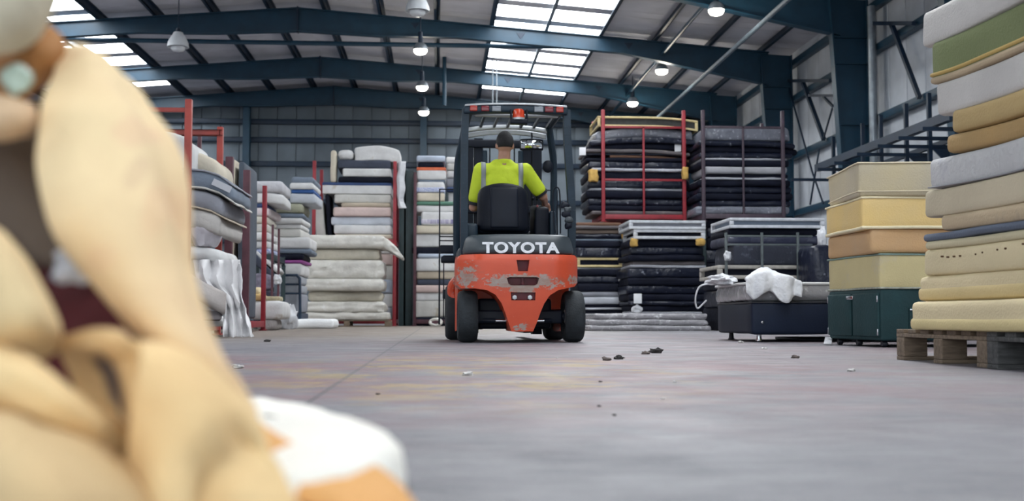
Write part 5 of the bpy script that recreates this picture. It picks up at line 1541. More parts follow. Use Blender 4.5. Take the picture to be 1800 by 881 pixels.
# ---- chassis
MB().rbox(-0.47, 0.47, 0.60, 1.75, 0.30, 0.80, 0.03, (2, 4, 2)).build('battery_case', M_or, fk)
MB().rbox(-0.50, 0.50, 0.95, 1.70, 0.80, 0.90, 0.03, (2, 4, 2)).build('battery_cover', M_fg, fk)
MB().rbox(-0.34, 0.34, 0.45, 1.5, 0.12, 0.40, 0.03, (2, 4, 2)).build('axle_housing', M_fb, fk)
MB().rbox(-0.42, 0.42, 0.28, 0.42, 0.17, 0.29, 0.02, (2, 2, 2)).build('steer_axle', M_fb, fk)
for s in (-1, 1):
    MB().tube([(s * 0.10 + 0.03, 0.27, 0.195), (s * 0.22 + 0.03, 0.27, 0.195)], 0.014, 12).build('steering_rod', M_chrome, fk)
    MB().tube([(s * 0.22 + 0.03, 0.27, 0.195), (s * 0.33, 0.30, 0.20)], 0.022, 10).build('rod_end', M_fb, fk)
# left and right side skirts with their curved step edge
for s in (-1, 1):
    pts = spline([(0.30, 0.62), (0.40, 0.60), (0.58, 0.50), (0.66, 0.28), (0.72, 0.13), (0.95, 0.10), (1.30, 0.12), (1.36, 0.40), (1.34, 0.78), (0.60, 0.79), (0.32, 0.78)], 5)
    m = MB(); m.prism([(p.x, p.y) for p in [Vector((a.x, a.y)) for a in pts]], s * 0.455, s * 0.52, 'yz')
    m.build('side_skirt', M_or, fk, 40)
    pts = spline([(s * 0.50, 1.28, 0.60), (s * 0.54, 1.30, 0.55), (s * 0.55, 1.32, 0.48), (s * 0.53, 1.32, 0.40)], 5)
    MB().tube(pts, [0.045] * len(pts), 10).build('front_fender', M_or, fk)
# ---- wheels
def wheel(x, y, r, w, name):
    t = MB().lathe([(r * 0.55, -w / 2 + 0.015), (r * 0.62, -w / 2), (r * 0.88, -w / 2), (r * 0.97, -w / 2 + 0.02), (r, -w / 2 + 0.05), (r, w / 2 - 0.05), (r * 0.97, w / 2 - 0.02), (r * 0.88, w / 2), (r * 0.62, w / 2), (r * 0.55, w / 2 - 0.015)], (x, y, r), 'x', 40, closed=True).build(name, M_rub, fk, 40)
    h = MB().lathe([(0.03, -w / 2 + 0.01), (0.06, -w / 2 + 0.012), (r * 0.30, -w / 2 + 0.05), (r * 0.55, -w / 2 + 0.03), (r * 0.56, w / 2 - 0.03), (r * 0.30, w / 2 - 0.05), (0.06, w / 2 - 0.012), (0.03, w / 2 - 0.01)], (x, y, r), 'x', 24).build('hub', M_ltgrey, t)
    # tread blocks
    return t
wheel(LX(823, 0.35), 0.34, 0.235, 0.175, 'rear_tyre'); wheel(LX(1008, 0.35), 0.34, 0.235, 0.175, 'rear_tyre')
wheel(-0.50, 1.52, 0.28, 0.21, 'front_tyre'); wheel(0.50, 1.52, 0.28, 0.21, 'front_tyre')
MB().tube([(-0.45, 1.52, 0.28), (0.45, 1.52, 0.28)], 0.07, 12).build('drive_axle', M_fb, fk)
MB().tube([(-0.44, 0.34, 0.235), (0.46, 0.34, 0.235)], 0.04, 12).build('rear_axle_shaft', M_fb, fk)
# ---- overhead guard
zr_ = LZ(183, 0.25)
for s in (-1, 1):
    xb_ = LX(817, 0.25) if s < 0 else LX(1008, 0.25)
    xt_ = LX(817, 0.25) if s < 0 else LX(1000, 0.25)
    pts = spline([(xb_, 0.34, 0.78), (xb_, 0.30, 1.2), (xt_, 0.26, 1.8), (xt_ - s * 0.01, 0.25, zr_ - 0.05)], 5)
    m = MB()
    for a, b in zip(pts, pts[1:]): m.bar(a, b, 0.065, 0.08, (0, 1, 0))
    m.build('rear_pillar', M_fd, fk)
    pts = spline([(s * 0.49, 1.62, 0.85), (s * 0.495, 1.56, 1.3), (s * 0.49, 1.46, 1.75), (s * 0.455, 1.36, 1.96), (s * 0.42, 1.26, zr_ - 0.04)], 6)
    MB().tube(pts, 0.036, 10).build('front_pillar', M_fd, fk)
    MB().tube([(s * 0.43, 0.22, zr_ - 0.03), (s * 0.43, 1.28, zr_ - 0.03)], 0.03, 8).build('roof_side_rail', M_fd, fk)
xl0, xr0 = LX(815, 0.2), LX(1000, 0.2)
MB().rbox(xl0, xr0, 0.18, 0.30, LZ(198, 0.2), LZ(184, 0.2), 0.02, (8, 1, 1), lambda v: v + Vector((0, 0, -0.018 * (v.x / 0.46) ** 2))).build('rear_light_bar', M_fd, fk)
MB().rbox(xl0 + 0.01, xr0 - 0.01, 0.17, 0.31, LZ(185.5, 0.2), LZ(182, 0.2), 0.006, (8, 1, 1), lambda v: v + Vector((0, 0, -0.018 * (v.x / 0.46) ** 2))).build('rain_lip', M_ltgrey, fk)
for a, b, mm, nm in ((826, 839, M_orl, 'turn_lamp'), (846, 860, M_redl, 'brake_lamp'), (865, 881, M_clr, 'reverse_lamp'), (940, 956, M_clr, 'reverse_lamp'), (959, 974, M_redl, 'brake_lamp'), (979, 992, M_orl, 'turn_lamp')):
    MB().rbox(LX(a, 0.18), LX(b, 0.18), 0.155, 0.185, LZ(197, 0.18), LZ(187.5, 0.18), 0.006, (2, 1, 1)).build(nm, mm, fk)
MB().rbox(LX(836, 0.4), LX(985, 0.4), 0.40, 0.46, LZ(206, 0.42), LZ(200, 0.42), 0.012, (6, 1, 1)).build('roof_cross_bar', M_ltgrey, fk)
for k in range(7):
    x = -0.40 + 0.80 * k / 6
    MB().bar((x, 0.46, zr_ - 0.03), (x, 1.30, zr_ - 0.035), 0.022, 0.03).build('roof_bar', M_fd, fk)
MB().rbox(-0.43, 0.43, 1.27, 1.33, zr_ - 0.06, zr_ - 0.015, 0.012, (8, 1, 1), lambda v: v + Vector((0, 0, -0.04 * (v.x / 0.43) ** 2))).build('front_roof_bar', M_ltgrey, fk)
MB().rbox(-0.40, 0.40, 1.36, 1.39, zr_ - 0.10, zr_ - 0.05, 0.008, (8, 1, 1), lambda v: v + Vector((0, 0, -0.05 * (v.x / 0.43) ** 2))).build('visor', M_ltgrey, fk)
# ---- beacon
bk = MB().rbox(LX(897, 0.15), LX(928, 0.15), 0.09, 0.18, LZ(219, 0.14), LZ(210, 0.14), 0.012, (2, 1, 1)).build('beacon_bracket', M_fb, fk)
for px in (898.5, 926.5):
    MB().rbox(LX(px - 1.5, 0.15), LX(px + 1.5, 0.15), 0.10, 0.17, LZ(212, 0.14), LZ(193, 0.14), 0.005, (1, 1, 1)).build('bracket_arm', M_fb, bk)
MB().lathe([(0.055, LZ(211, 0.14)), (0.055, LZ(206, 0.14)), (0.052, LZ(197, 0.14)), (0.045, LZ(193.5, 0.14)), (0.02, LZ(191.8, 0.14)), (0.0, LZ(191.5, 0.14))], (LX(912, 0.14), 0.13, 0), 'z', 20).build('beacon', mat('beacon lens', (0.62, 0.06, 0.02), 0.2), fk)
MB().lathe([(0.058, LZ(211.5, 0.14)), (0.058, LZ(208, 0.14)), (0.05, LZ(207.5, 0.14))], (LX(912, 0.14), 0.13, 0), 'z', 20).build('beacon_collar', M_ltgrey, fk)
# ---- seat
cxs = -0.10
def seat_fn(v):
    t = v.z / 0.40
    u = v.x / 0.24
    wid = 1.0 - 0.16 * max(0, t) ** 2 * (1 if t > 0 else 0)
    return Vector((v.x * wid, v.y + 0.05 * u * u + 0.05 * t, v.z - 0.045 * u * u * max(0, t * 2)))
MB().rbox(cxs - 0.24, cxs + 0.24, 0.46, 0.60, 1.02, LZ(321, 0.5), 0.06, (8, 2, 6), seat_fn).build('seat_back', M_seat, fk)
MB().rbox(cxs - 0.125, cxs + 0.135, 0.43, 0.50, 1.05, LZ(330, 0.5), 0.02, (3, 1, 4), lambda v: v + Vector((0, 0.025 + 0.05 * v.z / 0.4, 0))).build('seat_back_shell', M_fb, fk)
MB().rbox(cxs - 0.25, cxs + 0.25, 0.52, 1.02, 1.00, 1.12, 0.05, (4, 4, 2)).build('seat_cushion', M_seat, fk)
MB().rbox(cxs - 0.20, cxs + 0.20, 0.55, 0.98, 0.90, 1.0, 0.02, (2, 2, 1)).build('seat_base', M_fb, fk)
# ---- right console with levers
con = MB().rbox(0.20, 0.34, 0.60, 1.05, 0.95, LZ(360, 0.7), 0.03, (2, 4, 3), lambda v: v + Vector((0, 0, 0.03 * v.y / 0.22))).build('armrest_console', M_seat, fk)
for k in range(3):
    l = MB().tube([(0.23 + 0.04 * k, 1.0, LZ(362, 0.9)), (0.23 + 0.04 * k, 1.03, LZ(348, 0.9))], 0.006, 8).build('control_lever', M_fb, con)
    MB().ell((0.23 + 0.04 * k, 1.03, LZ(347, 0.9)), (0.014, 0.014, 0.018), 10, 8).build('knob', M_seat, l)
MB().rbox(0.215, 0.235, 0.585, 0.60, LZ(366, 0.7), LZ(362, 0.7), 0.004, (1, 1, 1)).build('red_button', M_redl, con)
MB().rbox(-0.46, -0.34, 0.45, 0.62, 0.95, LZ(392, 0.4), 0.03, (2, 2, 2)).build('side_box', M_fd, fk)
MB().rbox(0.345, 0.40, 0.60, 0.95, 0.95, LZ(372, 0.7), 0.02, (2, 2, 2)).build('side_panel', M_fd, fk)
# ---- bits hung on the right pillar
rl_ = MB().tube(spline([(0.37, 0.42, 1.0), (0.36, 0.44, 1.15), (0.365, 0.5, LZ(335, 0.45)), (0.42, 0.5, LZ(332, 0.45)), (0.425, 0.46, 1.15), (0.42, 0.42, 1.0)], 5), 0.007, 6).build('grab_handle', M_fb, fk)
rnd = random.Random(3)
for k in range(5):
    x = LX(998 + rnd.uniform(-7, 7), 0.2); z = LZ(360 + k * 9, 0.2)
    v2, f2 = rounded_box(0.07, 0.05, 0.06, 0.02, (2, 2, 2), lambda v: v + Vector((noise.noise(v * 25 + Vector((k, 0, 0))), 0, noise.noise(v * 25 + Vector((0, k, 0))))) * 0.02)
    MB().add([v + Vector((x, 0.17, z)) for v in v2], f2).build('cable_bundle', M_fg if k % 2 else M_fb, fk, 60)
# ---- steering wheel, column, dash
sc = MB().tube([(cxs, 1.45, 0.92), (cxs, 1.24, 1.26)], 0.03, 10).build('steering_column', M_fb, fk)
sw = MB()
cpt = Vector((cxs, 1.23, 1.28)); nrm_ = Vector((0, -0.52, 0.85)).normalized(); uu = Vector((1, 0, 0)); ww = nrm_.cross(uu)
sw.tube([cpt + (uu * math.cos(a) + ww * math.sin(a)) * 0.165 for a in [2 * math.pi * k / 32 for k in range(33)]], 0.014, 8, caps=False)
for a in (0.3, 2.4, 4.5): sw.bar(cpt, cpt + (uu * math.cos(a) + ww * math.sin(a)) * 0.165, 0.025, 0.012, nrm_)
sw.build('steering_wheel', M_fb, fk)
MB().rbox(-0.42, 0.42, 1.42, 1.60, 0.85, 1.10, 0.04, (3, 2, 2)).build('dashboard', M_fb, fk)
# ---- mast
zm = LZ(250, 1.9)
for s in (-1, 1):
    MB().box(s * 0.36 - 0.05, s * 0.36 + 0.05, 1.84, 2.0, 0.05, zm).build('outer_mast_channel', M_fb, fk)
    MB().box(s * 0.255 - 0.045, s * 0.255 + 0.045, 1.86, 1.98, 0.10, zm + 0.03).build('inner_mast_channel', M_fb, fk)
    MB().tube([(s * 0.19, 1.87, 0.2), (s * 0.19, 1.87, zm - 0.1)], 0.028, 10).build('lift_cylinder', M_fd, fk)
    MB().bar((s * 0.13, 1.95, 0.3), (s * 0.13, 1.95, zm), 0.012, 0.02).build('lift_chain', M_fb, fk)
for z in (zm - 0.03, 1.35, 0.6):
    MB().rbox(-0.42, 0.42, 1.83, 1.90, z - 0.04, z + 0.04, 0.01, (2, 1, 1)).build('mast_cross_member', M_fb, fk)
# carriage, load backrest, forks
MB().rbox(-0.62, 0.62, 2.02, 2.08, 0.42, 0.52, 0.01, (2, 1, 1)).build('fork_carriage_bar', M_fb, fk)
MB().rbox(-0.62, 0.62, 2.02, 2.08, 0.80, 0.88, 0.01, (2, 1, 1)).build('fork_carriage_bar', M_fb, fk)
lb = MB().tube([(-0.655, 2.06, 0.15), (-0.655, 2.06, LZ(334, 2.06)), (0.6, 2.06, LZ(334, 2.06)), (0.6, 2.06, 0.4)], 0.010, 6).build('load_backrest', M_fb, fk)
for py in (417, 424):
    MB().bar((-0.655, 2.06, LZ(py, 2.06)), (-0.50, 2.06, LZ(py, 2.06)), 0.012, 0.012).build('backrest_rung', M_fb, lb)
MB().bar((-0.61, 2.06, 0.15), (-0.61, 2.06, LZ(458, 2.06)), 0.012, 0.012).build('backrest_bar', M_fb, lb)
MB().rbox(-0.65, -0.44, 1.95, 2.10, LZ(446, 2.0), LZ(432, 2.0), 0.01, (1, 1, 1)).build('clamp_block', M_fb, fk)
MB().rbox(-0.64, -0.44, 1.95, 2.10, LZ(463, 2.0), LZ(451, 2.0), 0.02, (1, 1, 1)).build('clamp_block', M_fb, fk)
for s in (-1, 1):
    m = MB(); m.box(s * 0.3 - 0.06, s * 0.3 + 0.06, 2.08, 2.12, 0.06, 0.55); m.prism([(2.08, 0.06), (3.15, 0.06), (3.18, 0.075), (2.12, 0.10), (2.08, 0.10)], s * 0.3 - 0.06, s * 0.3 + 0.06, 'yz')
    m.build('fork', M_fb, fk, None)
# ---- mirrors
M_mir = mat('mirror glass', (0.75, 0.78, 0.80), 0.03, 1.0, 0.02)
mr = MB().rbox(LX(920, 1.3), LX(962, 1.3), 1.30, 1.33, LZ(263, 1.3), LZ(243, 1.3), 0.03, (4, 1, 2), lambda v: v + Vector((0, 0.05 * (v.x / 0.12) ** 2, 0))).build('interior_mirror', M_fb, fk)
MB().rbox(LX(921.5, 1.3), LX(960, 1.3), 1.288, 1.302, LZ(262, 1.3), LZ(244, 1.3), 0.006, (6, 1, 3), lambda v: v + Vector((0, 0.05 * (v.x / 0.12) ** 2 + 0.02 * (v.z / 0.05) ** 2, 0))).build('mirror_glass', M_mir, mr)
MB().tube([(LX(941, 1.3), 1.32, LZ(244, 1.3)), (LX(941, 1.3), 1.33, LZ(232, 1.3))], 0.008, 6).build('mirror_arm', M_fb, mr)
sm_ = MB().ell((LX(970, 1.35), 1.40, LZ(291, 1.35)), (0.055, 0.03, 0.065), 16, 10).build('side_mirror', M_fb, fk)
MB().tube([(LX(972, 1.35), 1.41, LZ(291, 1.35)), (0.49, 1.5, LZ(296, 1.35))], 0.009, 6).build('mirror_arm', M_fb, sm_)
tag(fk, 'orange-red counterbalance forklift seen from behind with a seated driver', 'forklift')

# ================================================================== DRIVER
M_skin = mat('skin', (0.46, 0.24, 0.16), 0.55, 0, 0.08, 12)
M_hair = mat('short dark hair', (0.012, 0.011, 0.013), 0.7, 0, 0.2, 60, bump=0.5, bscale=200)
M_hv = mat('hi-vis yellow shirt', (0.60, 0.74, 0.03), 0.75, 0, 0.08, 5, bump=0.5, bscale=14)
M_refl = mat('grey reflective tape', (0.30, 0.33, 0.33), 0.5, 0, 0.06)
M_cuff = mat('black cuff', (0.012, 0.012, 0.02), 0.8)
M_trs = mat('dark work trousers', (0.02, 0.024, 0.04), 0.8, 0, 0.1, 6)
M_boot = mat('black boots', (0.012, 0.011, 0.011), 0.5)
cx = -0.088; cy = 0.76
hx = LX(890.5, 0.75)
sh = LZ(300, 0.75)
# joints
shL = Vector((cx - 0.205, cy, sh)); shR = Vector((cx + 0.215, cy, sh))
elL = Vector((cx - 0.275, cy + 0.06, 1.275)); elR = Vector((LX(962, 0.82) - 0.02, cy + 0.07, LZ(348, 0.82) + 0.02))
wrL = Vector((cx - 0.19, 1.06, 1.30)); wrR = Vector((LX(968, 0.95) - 0.02, 1.02, LZ(357, 0.95) + 0.01))
b = MB()
b.ell((hx, cy - 0.002, LZ(252, 0.75)), (0.078, 0.094, 0.108), 24, 18)          # skull
b.ell((hx, cy + 0.045, LZ(262, 0.75)), (0.060, 0.058, 0.075), 20, 14)          # jaw and face
b.ell((hx, cy + 0.103, LZ(259, 0.75)), (0.012, 0.018, 0.020), 10, 8)           # nose
b.ell((hx, cy + 0.092, LZ(267, 0.75)), (0.022, 0.010, 0.007), 10, 8)           # lips
for s in (-1, 1):
    b.ell((hx + s * 0.080, cy + 0.002, LZ(257, 0.75)), (0.010, 0.020, 0.032), 10, 10)   # ears
    b.ell((hx + s * 0.030, cy + 0.080, LZ(254, 0.75)), (0.014, 0.010, 0.009), 10, 8)    # brows and eyes
b.cap((hx, cy - 0.005, LZ(262, 0.75)), (cx + 0.01, cy - 0.005, sh + 0.06), 0.056, 0.064)
b.cap((cx - 0.14, cy, sh - 0.01), (cx + 0.14, cy, sh - 0.01), 0.065, 0.065)
b.ell((cx, cy, sh - 0.14), (0.16, 0.10, 0.2)); b.ell((cx, cy, 1.24), (0.15, 0.10, 0.18))
for S, E, W in ((shL, elL, wrL), (shR, elR, wrR)):
    b.cap(S, E, 0.052, 0.043); b.cap(E, W, 0.044, 0.028)
    d = (W - E).normalized(); side = Vector((1, 0, 0))
    pc_ = W + d * 0.05
    b.ell(pc_, (0.040, 0.045, 0.018), 14, 10)
    b.cap(W, pc_, 0.027, 0.024)
    inward = 1 if S is shL else -1
    for k in range(4):
        off = (k - 1.5) * 0.021
        L_ = (0.034, 0.040, 0.037, 0.029)[k]
        p1 = pc_ + d * 0.038 + side * off; p2 = p1 + d * L_ * 0.8 + Vector((0, 0, -0.012)); p3 = p2 + d * L_ * 0.35 + Vector((0, 0, -L_ * 0.7)); p4 = p3 - d * 0.012 + Vector((0, 0, -L_ * 0.45))
        b.cap(p1, p2, 0.0090, 0.0085, 8, 3); b.cap(p2, p3, 0.0085, 0.0080, 8, 3); b.cap(p3, p4, 0.0080, 0.0072, 8, 3)
    t1 = W + d * 0.022 + side * inward * 0.028; t2 = t1 + d * 0.035 + side * inward * 0.022 + Vector((0, 0, -0.01)); t3 = t2 + d * 0.024 + Vector((0, 0, -0.016))
    b.cap(t1, t2, 0.012, 0.010, 8, 3); b.cap(t2, t3, 0.010, 0.008, 8, 3)
for s in (-1, 1):
    hp = Vector((cx + s * 0.09, cy + 0.02, 1.19)); kn = Vector((cx + s * 0.13, cy + 0.45, 1.22)); an = Vector((cx + s * 0.12, cy + 0.58, 0.97))
    b.cap(hp, kn, 0.078, 0.055); b.cap(kn, an, 0.052, 0.036)
person = b.build('person', M_skin, None, 180)
remesh(person, 0.0065, 3)
person.location = (X0, YK, 0); person.rotation_euler = (0, 0, FK_ROT)
tag(person, 'person in a yellow hi-vis shirt seated with back turned, driving the forklift', 'person')
# hair
hm = MB(); hm.ell((hx, cy - 0.006, LZ(251, 0.75) + 0.004), (0.083, 0.099, 0.110), 32, 24)
ho = hm.build('hair', M_hair, person, 60)
bm = bmesh.new(); bm.from_mesh(ho.data)
zc = LZ(251, 0.75)
kill = [v for v in bm.verts if v.co.z < zc - 0.058 + max(0, (v.co.y - cy + 0.045)) * 0.95]
bmesh.ops.delete(bm, geom=kill, context='VERTS'); bm.to_mesh(ho.data); bm.free()
so_ = ho.modifiers.new('t', 'SOLIDIFY'); so_.thickness = 0.006; so_.offset = -1
bake(ho)
# eyes
for s in (-1, 1):
    MB().ell((hx + s * 0.030, cy + 0.088, LZ(255, 0.75)), (0.010, 0.006, 0.006), 12, 8).build('eye', M_letter, person)
# shirt
s_ = MB()
s_.cap((cx - 0.155, cy, sh - 0.012), (cx + 0.155, cy, sh - 0.012), 0.083, 0.083)
s_.cap((cx - 0.06, cy, sh + 0.045), (cx + 0.06, cy, sh + 0.045), 0.064, 0.064)
s_.ell((cx, cy, sh - 0.15), (0.205, 0.125, 0.22), 24, 16); s_.ell((cx, cy + 0.005, 1.27), (0.185, 0.125, 0.22), 24, 16); s_.ell((cx, cy, 1.16), (0.19, 0.13, 0.08), 24, 12)
s_.cap(shL, shL + (elL - shL) * 0.74, 0.078, 0.070); s_.cap(shR, shR + (elR - shR) * 0.74, 0.078, 0.072)
s_.lathe([(0.066, sh + 0.06), (0.072, sh + 0.085), (0.070, sh + 0.110), (0.060, sh + 0.105), (0.058, sh + 0.06)], (cx + 0.01, cy - 0.002, 0), 'z', 24, closed=True)
shirt = s_.build('hi_vis_shirt', M_hv, person, 180)
remesh(shirt, 0.011, 6)
# cuffs
for S, E in ((shL, elL), (shR, elR)):
    d = (E - S); a = S + d * 0.86; c_ = S + d * 0.94
    MB().tube([a, c_], [0.069, 0.068], 20).build('cuff', M_cuff, person)
# reflective braces over the shoulders, laid on the shirt
def tape(xc, w=0.045):
    dg = None
    L_, R_ = [], []
    for k in range(18):
        z = 1.22 + (sh + 0.035 - 1.22) * k / 17
        row = []
        for dx in (-w / 2, 0, w / 2):
            ok, loc, nr, fi = shirt.ray_cast(Vector((xc + dx, cy - 1, z)), Vector((0, 1, 0)))
            row.append((loc + nr * 0.004) if ok else None)
        L_.append(row)
    for k in range(12):
        y = cy - 0.05 + 0.14 * k / 11
        row = []
        for dx in (-w / 2, 0, w / 2):
            ok, loc, nr, fi = shirt.ray_cast(Vector((xc + dx, y, 2.3)), Vector((0, 0, -1)))
            row.append((loc + nr * 0.004) if ok else None)
        if k > 0: L_.append(row)
    L_ = [r for r in L_ if all(p is not None for p in r)]
    vs = [p for r in L_ for p in r]; fs = []
    for i in range(len(L_) - 1):
        for j in range(2):
            fs.append((i * 3 + j, i * 3 + j + 1, (i + 1) * 3 + j + 1, (i + 1) * 3 + j))
    o = MB().add(vs, fs).build('reflective_tape', M_refl, person, 60)
    m = o.modifiers.new('t', 'SOLIDIFY'); m.thickness = 0.003; m.offset = 0
    bake(o)
bpy.context.view_layer.update()
tape(LX(853, 0.65)); tape(LX(919, 0.65))
# trousers and boots
t_ = MB()
t_.ell((cx, cy + 0.02, 1.19), (0.185, 0.135, 0.07), 24, 12)
for s in (-1, 1):
    hp = Vector((cx + s * 0.09, cy + 0.02, 1.20)); kn = Vector((cx + s * 0.13, cy + 0.45, 1.22)); an = Vector((cx + s * 0.12, cy + 0.58, 1.0))
    t_.cap(hp, kn, 0.088, 0.066); t_.cap(kn, an, 0.064, 0.052)
tr = t_.build('trousers', M_trs, person, 180); remesh(tr, 0.012, 5)
for s in (-1, 1):
    bt = MB(); a = Vector((cx + s * 0.12, cy + 0.58, 0.97)); bt.cap(a, a + Vector((0, 0.0, -0.02)), 0.05, 0.045); bt.cap(a + Vector((0, 0, -0.02)), a + Vector((0, 0.14, -0.045)), 0.042, 0.036)
    bo2 = bt.build('boot', M_boot, person, 180); remesh(bo2, 0.008, 3)
# ================================================================== FOREGROUND FOAM
def ffoam(name, col, col2=None, stain=None, amt=0.2, sc=3.0):
    return mat(name, col, 0.85, 0, 0.08, 5.0, spec=0.2, bump=0.55, bscale=16, col2=col2, stain=stain, stain_amt=amt, stain_scale=sc, sss=0.0)
M_f1 = ffoam('warm cream foam sheet', (0.91, 0.72, 0.43), (0.81, 0.58, 0.34), (0.74, 0.44, 0.30), 0.3, 5.0)
M_f2 = ffoam('honey foam sheet', (0.91, 0.69, 0.37), (0.80, 0.55, 0.28), (0.70, 0.44, 0.25), 0.25, 6.0)
M_f3 = ffoam('pale grey-cream foam', (0.62, 0.56, 0.42), (0.52, 0.47, 0.36))
M_f4 = ffoam('orange foam', (0.80, 0.44, 0.17), (0.74, 0.38, 0.14))
M_f5 = ffoam('russet foam', (0.36, 0.13, 0.07), (0.30, 0.10, 0.06))
M_f6 = mat('bright white foam block', (0.97, 0.94, 0.85), 0.85, 0, 0.03, 3, bump=0.3, bscale=90, sss=0.0)
def grid(rows): return [[P(*q) for q in r] for r in rows]
def creased(rows):                    # a turned-in edge: a shallow valley before the outer rim
    out = []
    for r in rows:
        a, b = r[2], r[3]
        out.append([r[0], r[1], a, (a[0] + (b[0] - a[0]) * 0.42, a[1] + (b[1] - a[1]) * 0.42, a[2] + (b[2] - a[2]) * 0.42 + 0.018), b])
    return grid(out)
# big main sheet
T = 0.015
sheet('foam_sheet', creased([
 [(118, 92, 1.132), (145, 96, 1.113), (175, 112, 1.113), (200, 134, 1.143)],
 [(92, 150, 1.041), (145, 150, 1.021), (205, 162, 1.026), (255, 190, 1.081)],
 [(72, 220, 0.983), (140, 225, 0.961), (222, 235, 0.968), (290, 255, 1.033)],
 [(62, 290, 0.948), (150, 300, 0.926), (240, 315, 0.931), (318, 330, 1.001)],
 [(92, 375, 0.927), (178, 390, 0.895), (268, 400, 0.905), (332, 415, 0.972)],
 [(138, 448, 0.917), (210, 460, 0.877), (288, 475, 0.887), (342, 490, 0.954)],
 [(190, 512, 0.902), (248, 525, 0.859), (310, 545, 0.864), (358, 555, 0.929)],
 [(245, 562, 0.889), (292, 580, 0.844), (338, 600, 0.849), (375, 610, 0.912)],
 [(305, 612, 0.879), (340, 628, 0.836), (368, 645, 0.839), (392, 655, 0.896)],
 [(362, 662, 0.876), (385, 675, 0.841), (400, 685, 0.843), (412, 690, 0.886)],
 [(400, 710, 0.887), (412, 722, 0.863), (425, 730, 0.863), (438, 730, 0.887)]]), T, M_f1, 6, 5, 0.012, 1, 11,
 label='large warm cream foam sheet hanging down the left of the foreground', cat='foam sheet')
ms_ = [o for o in bpy.data.objects if o.get('label', '').startswith('large warm cream foam')][0]
for (bx, by, by_, rr, cc, am) in ((222, 215, .94, (0.018, 0.12, 0.026), (0.82, 0.50, 0.33), 0.35), (237, 303, .92, (0.008, 0.12, 0.022), (0.60, 0.40, 0.27), 0.3), (285, 360, .92, (0.012, 0.12, 0.040), (0.82, 0.50, 0.30), 0.35), (180, 455, .88, (0.020, 0.12, 0.016), (0.80, 0.52, 0.33), 0.3)):
    blot(M_f1, P(bx, by, by_) - ms_.location, rr, cc, am, 30)
# fold in front, lower centre
sheet('foam_sheet', grid([
 [(226, 592, 0.840), (280, 610, 0.822), (330, 646, 0.826), (376, 684, 0.836), (410, 714, 0.852)],
 [(256, 660, 0.772), (305, 680, 0.760), (350, 705, 0.762), (398, 735, 0.774), (436, 756, 0.802)],
 [(256, 730, 0.763), (310, 745, 0.743), (365, 765, 0.745), (420, 785, 0.79), (468, 800, 0.790)],
 [(246, 800, 0.762), (305, 815, 0.734), (365, 830, 0.752), (430, 850, 0.754), (500, 850, 0.782)],
 [(236, 890, 0.756), (300, 900, 0.720), (345, 910, 0.742), (440, 920, 0.740), (535, 915, 0.766)],
 [(236, 1090, 0.755), (300, 1100, 0.720), (370, 1110, 0.720), (440, 1110, 0.740), (545, 1080, 0.765)]]), T, M_f2, 6, 6, 0.014, 2, 10,
 label='honey foam sheet folded over at the bottom centre of the foreground heap', cat='foam sheet')
# inside of the curl with the dark purple mark
M_fs = ffoam('stained honey foam', (0.78, 0.55, 0.28), (0.66, 0.42, 0.2))
fs_ = sheet('foam_sheet', grid([
 [(112, 600, .85), (160, 590, .805), (205, 595, .79), (236, 612, .80)],
 [(128, 645, .88), (165, 636, .865), (205, 645, .85), (242, 664, .80)],
 [(145, 692, .90), (178, 692, .895), (215, 702, .88), (248, 718, .79)],
 [(168, 742, .90), (197, 752, .90), (225, 766, .89), (248, 776, .80)],
 [(190, 800, .89), (215, 810, .89), (235, 815, .87), (246, 830, .80)]]), T, M_fs, 6, 6, 0.006, 3, 9,
 label='curled honey foam flap with a dark purple stain', cat='foam sheet')
q_ = P(206, 668, .85) - fs_.location
blot(M_fs, q_, (0.020, 0.09, 0.034), (0.045, 0.035, 0.06), 0.85, 40)
# long ribbon crossing lower left
sheet('foam_sheet', grid([
 [(-60, 608, .80), (10, 632, .78), (60, 662, .77), (105, 697, .77), (150, 730, .79), (220, 772, .83)],
 [(-60, 645, .765), (10, 664, .74), (55, 688, .735), (100, 717, .74), (150, 744, .765), (215, 782, .81)],
 [(-60, 680, .78), (5, 694, .76), (45, 712, .755), (95, 738, .76), (150, 758, .78), (205, 792, .82)]]), T, M_f2, 6, 6, 0.006, 4, 7,
 label='honey foam ribbon crossing the lower left of the foreground', cat='foam sheet')
# bottom left mass
sheet('foam_sheet', grid([
 [(-90, 730, .80), (0, 742, .77), (45, 768, .755), (95, 784, .75), (150, 802, .765), (228, 830, .80)],
 [(-90, 790, .71), (0, 790, .68), (50, 805, .67), (100, 818, .67), (155, 835, .69), (235, 865, .74)],
 [(-90, 890, .68), (0, 880, .64), (50, 885, .63), (110, 890, .63), (165, 900, .65), (240, 920, .71)],
 [(-90, 1090, .68), (0, 1090, .64), (50, 1100, .63), (110, 1100, .63), (165, 1100, .65), (240, 1100, .71)]]), T, ffoam('golden foam', (0.72, 0.55, 0.31), (0.64, 0.45, 0.24)), 5, 6, 0.012, 5, 9,
 label='golden foam sheet bulging in the bottom left corner', cat='foam sheet')
# left vertical curl
sheet('foam_sheet', grid([
 [(-90, 395, .90), (-50, 398, .85), (-20, 405, .83), (-4, 418, .90)],
 [(-90, 440, .86), (-30, 445, .80), (10, 450, .795), (36, 466, .87)],
 [(-90, 510, .83), (-15, 515, .78), (42, 522, .775), (66, 532, .86)],
 [(-90, 570, .83), (-5, 570, .78), (60, 572, .78), (82, 578, .86)],
 [(-90, 612, .86), (0, 606, .83), (60, 606, .83), (88, 604, .88)]]), T, ffoam('yellow cream foam', (0.80, 0.63, 0.36), (0.72, 0.52, 0.29), (0.16, 0.12, 0.2), 0.16, 8), 6, 6, 0.008, 6, 9,
 label='yellow cream foam curl at the left edge below the dark hollow', cat='foam sheet')
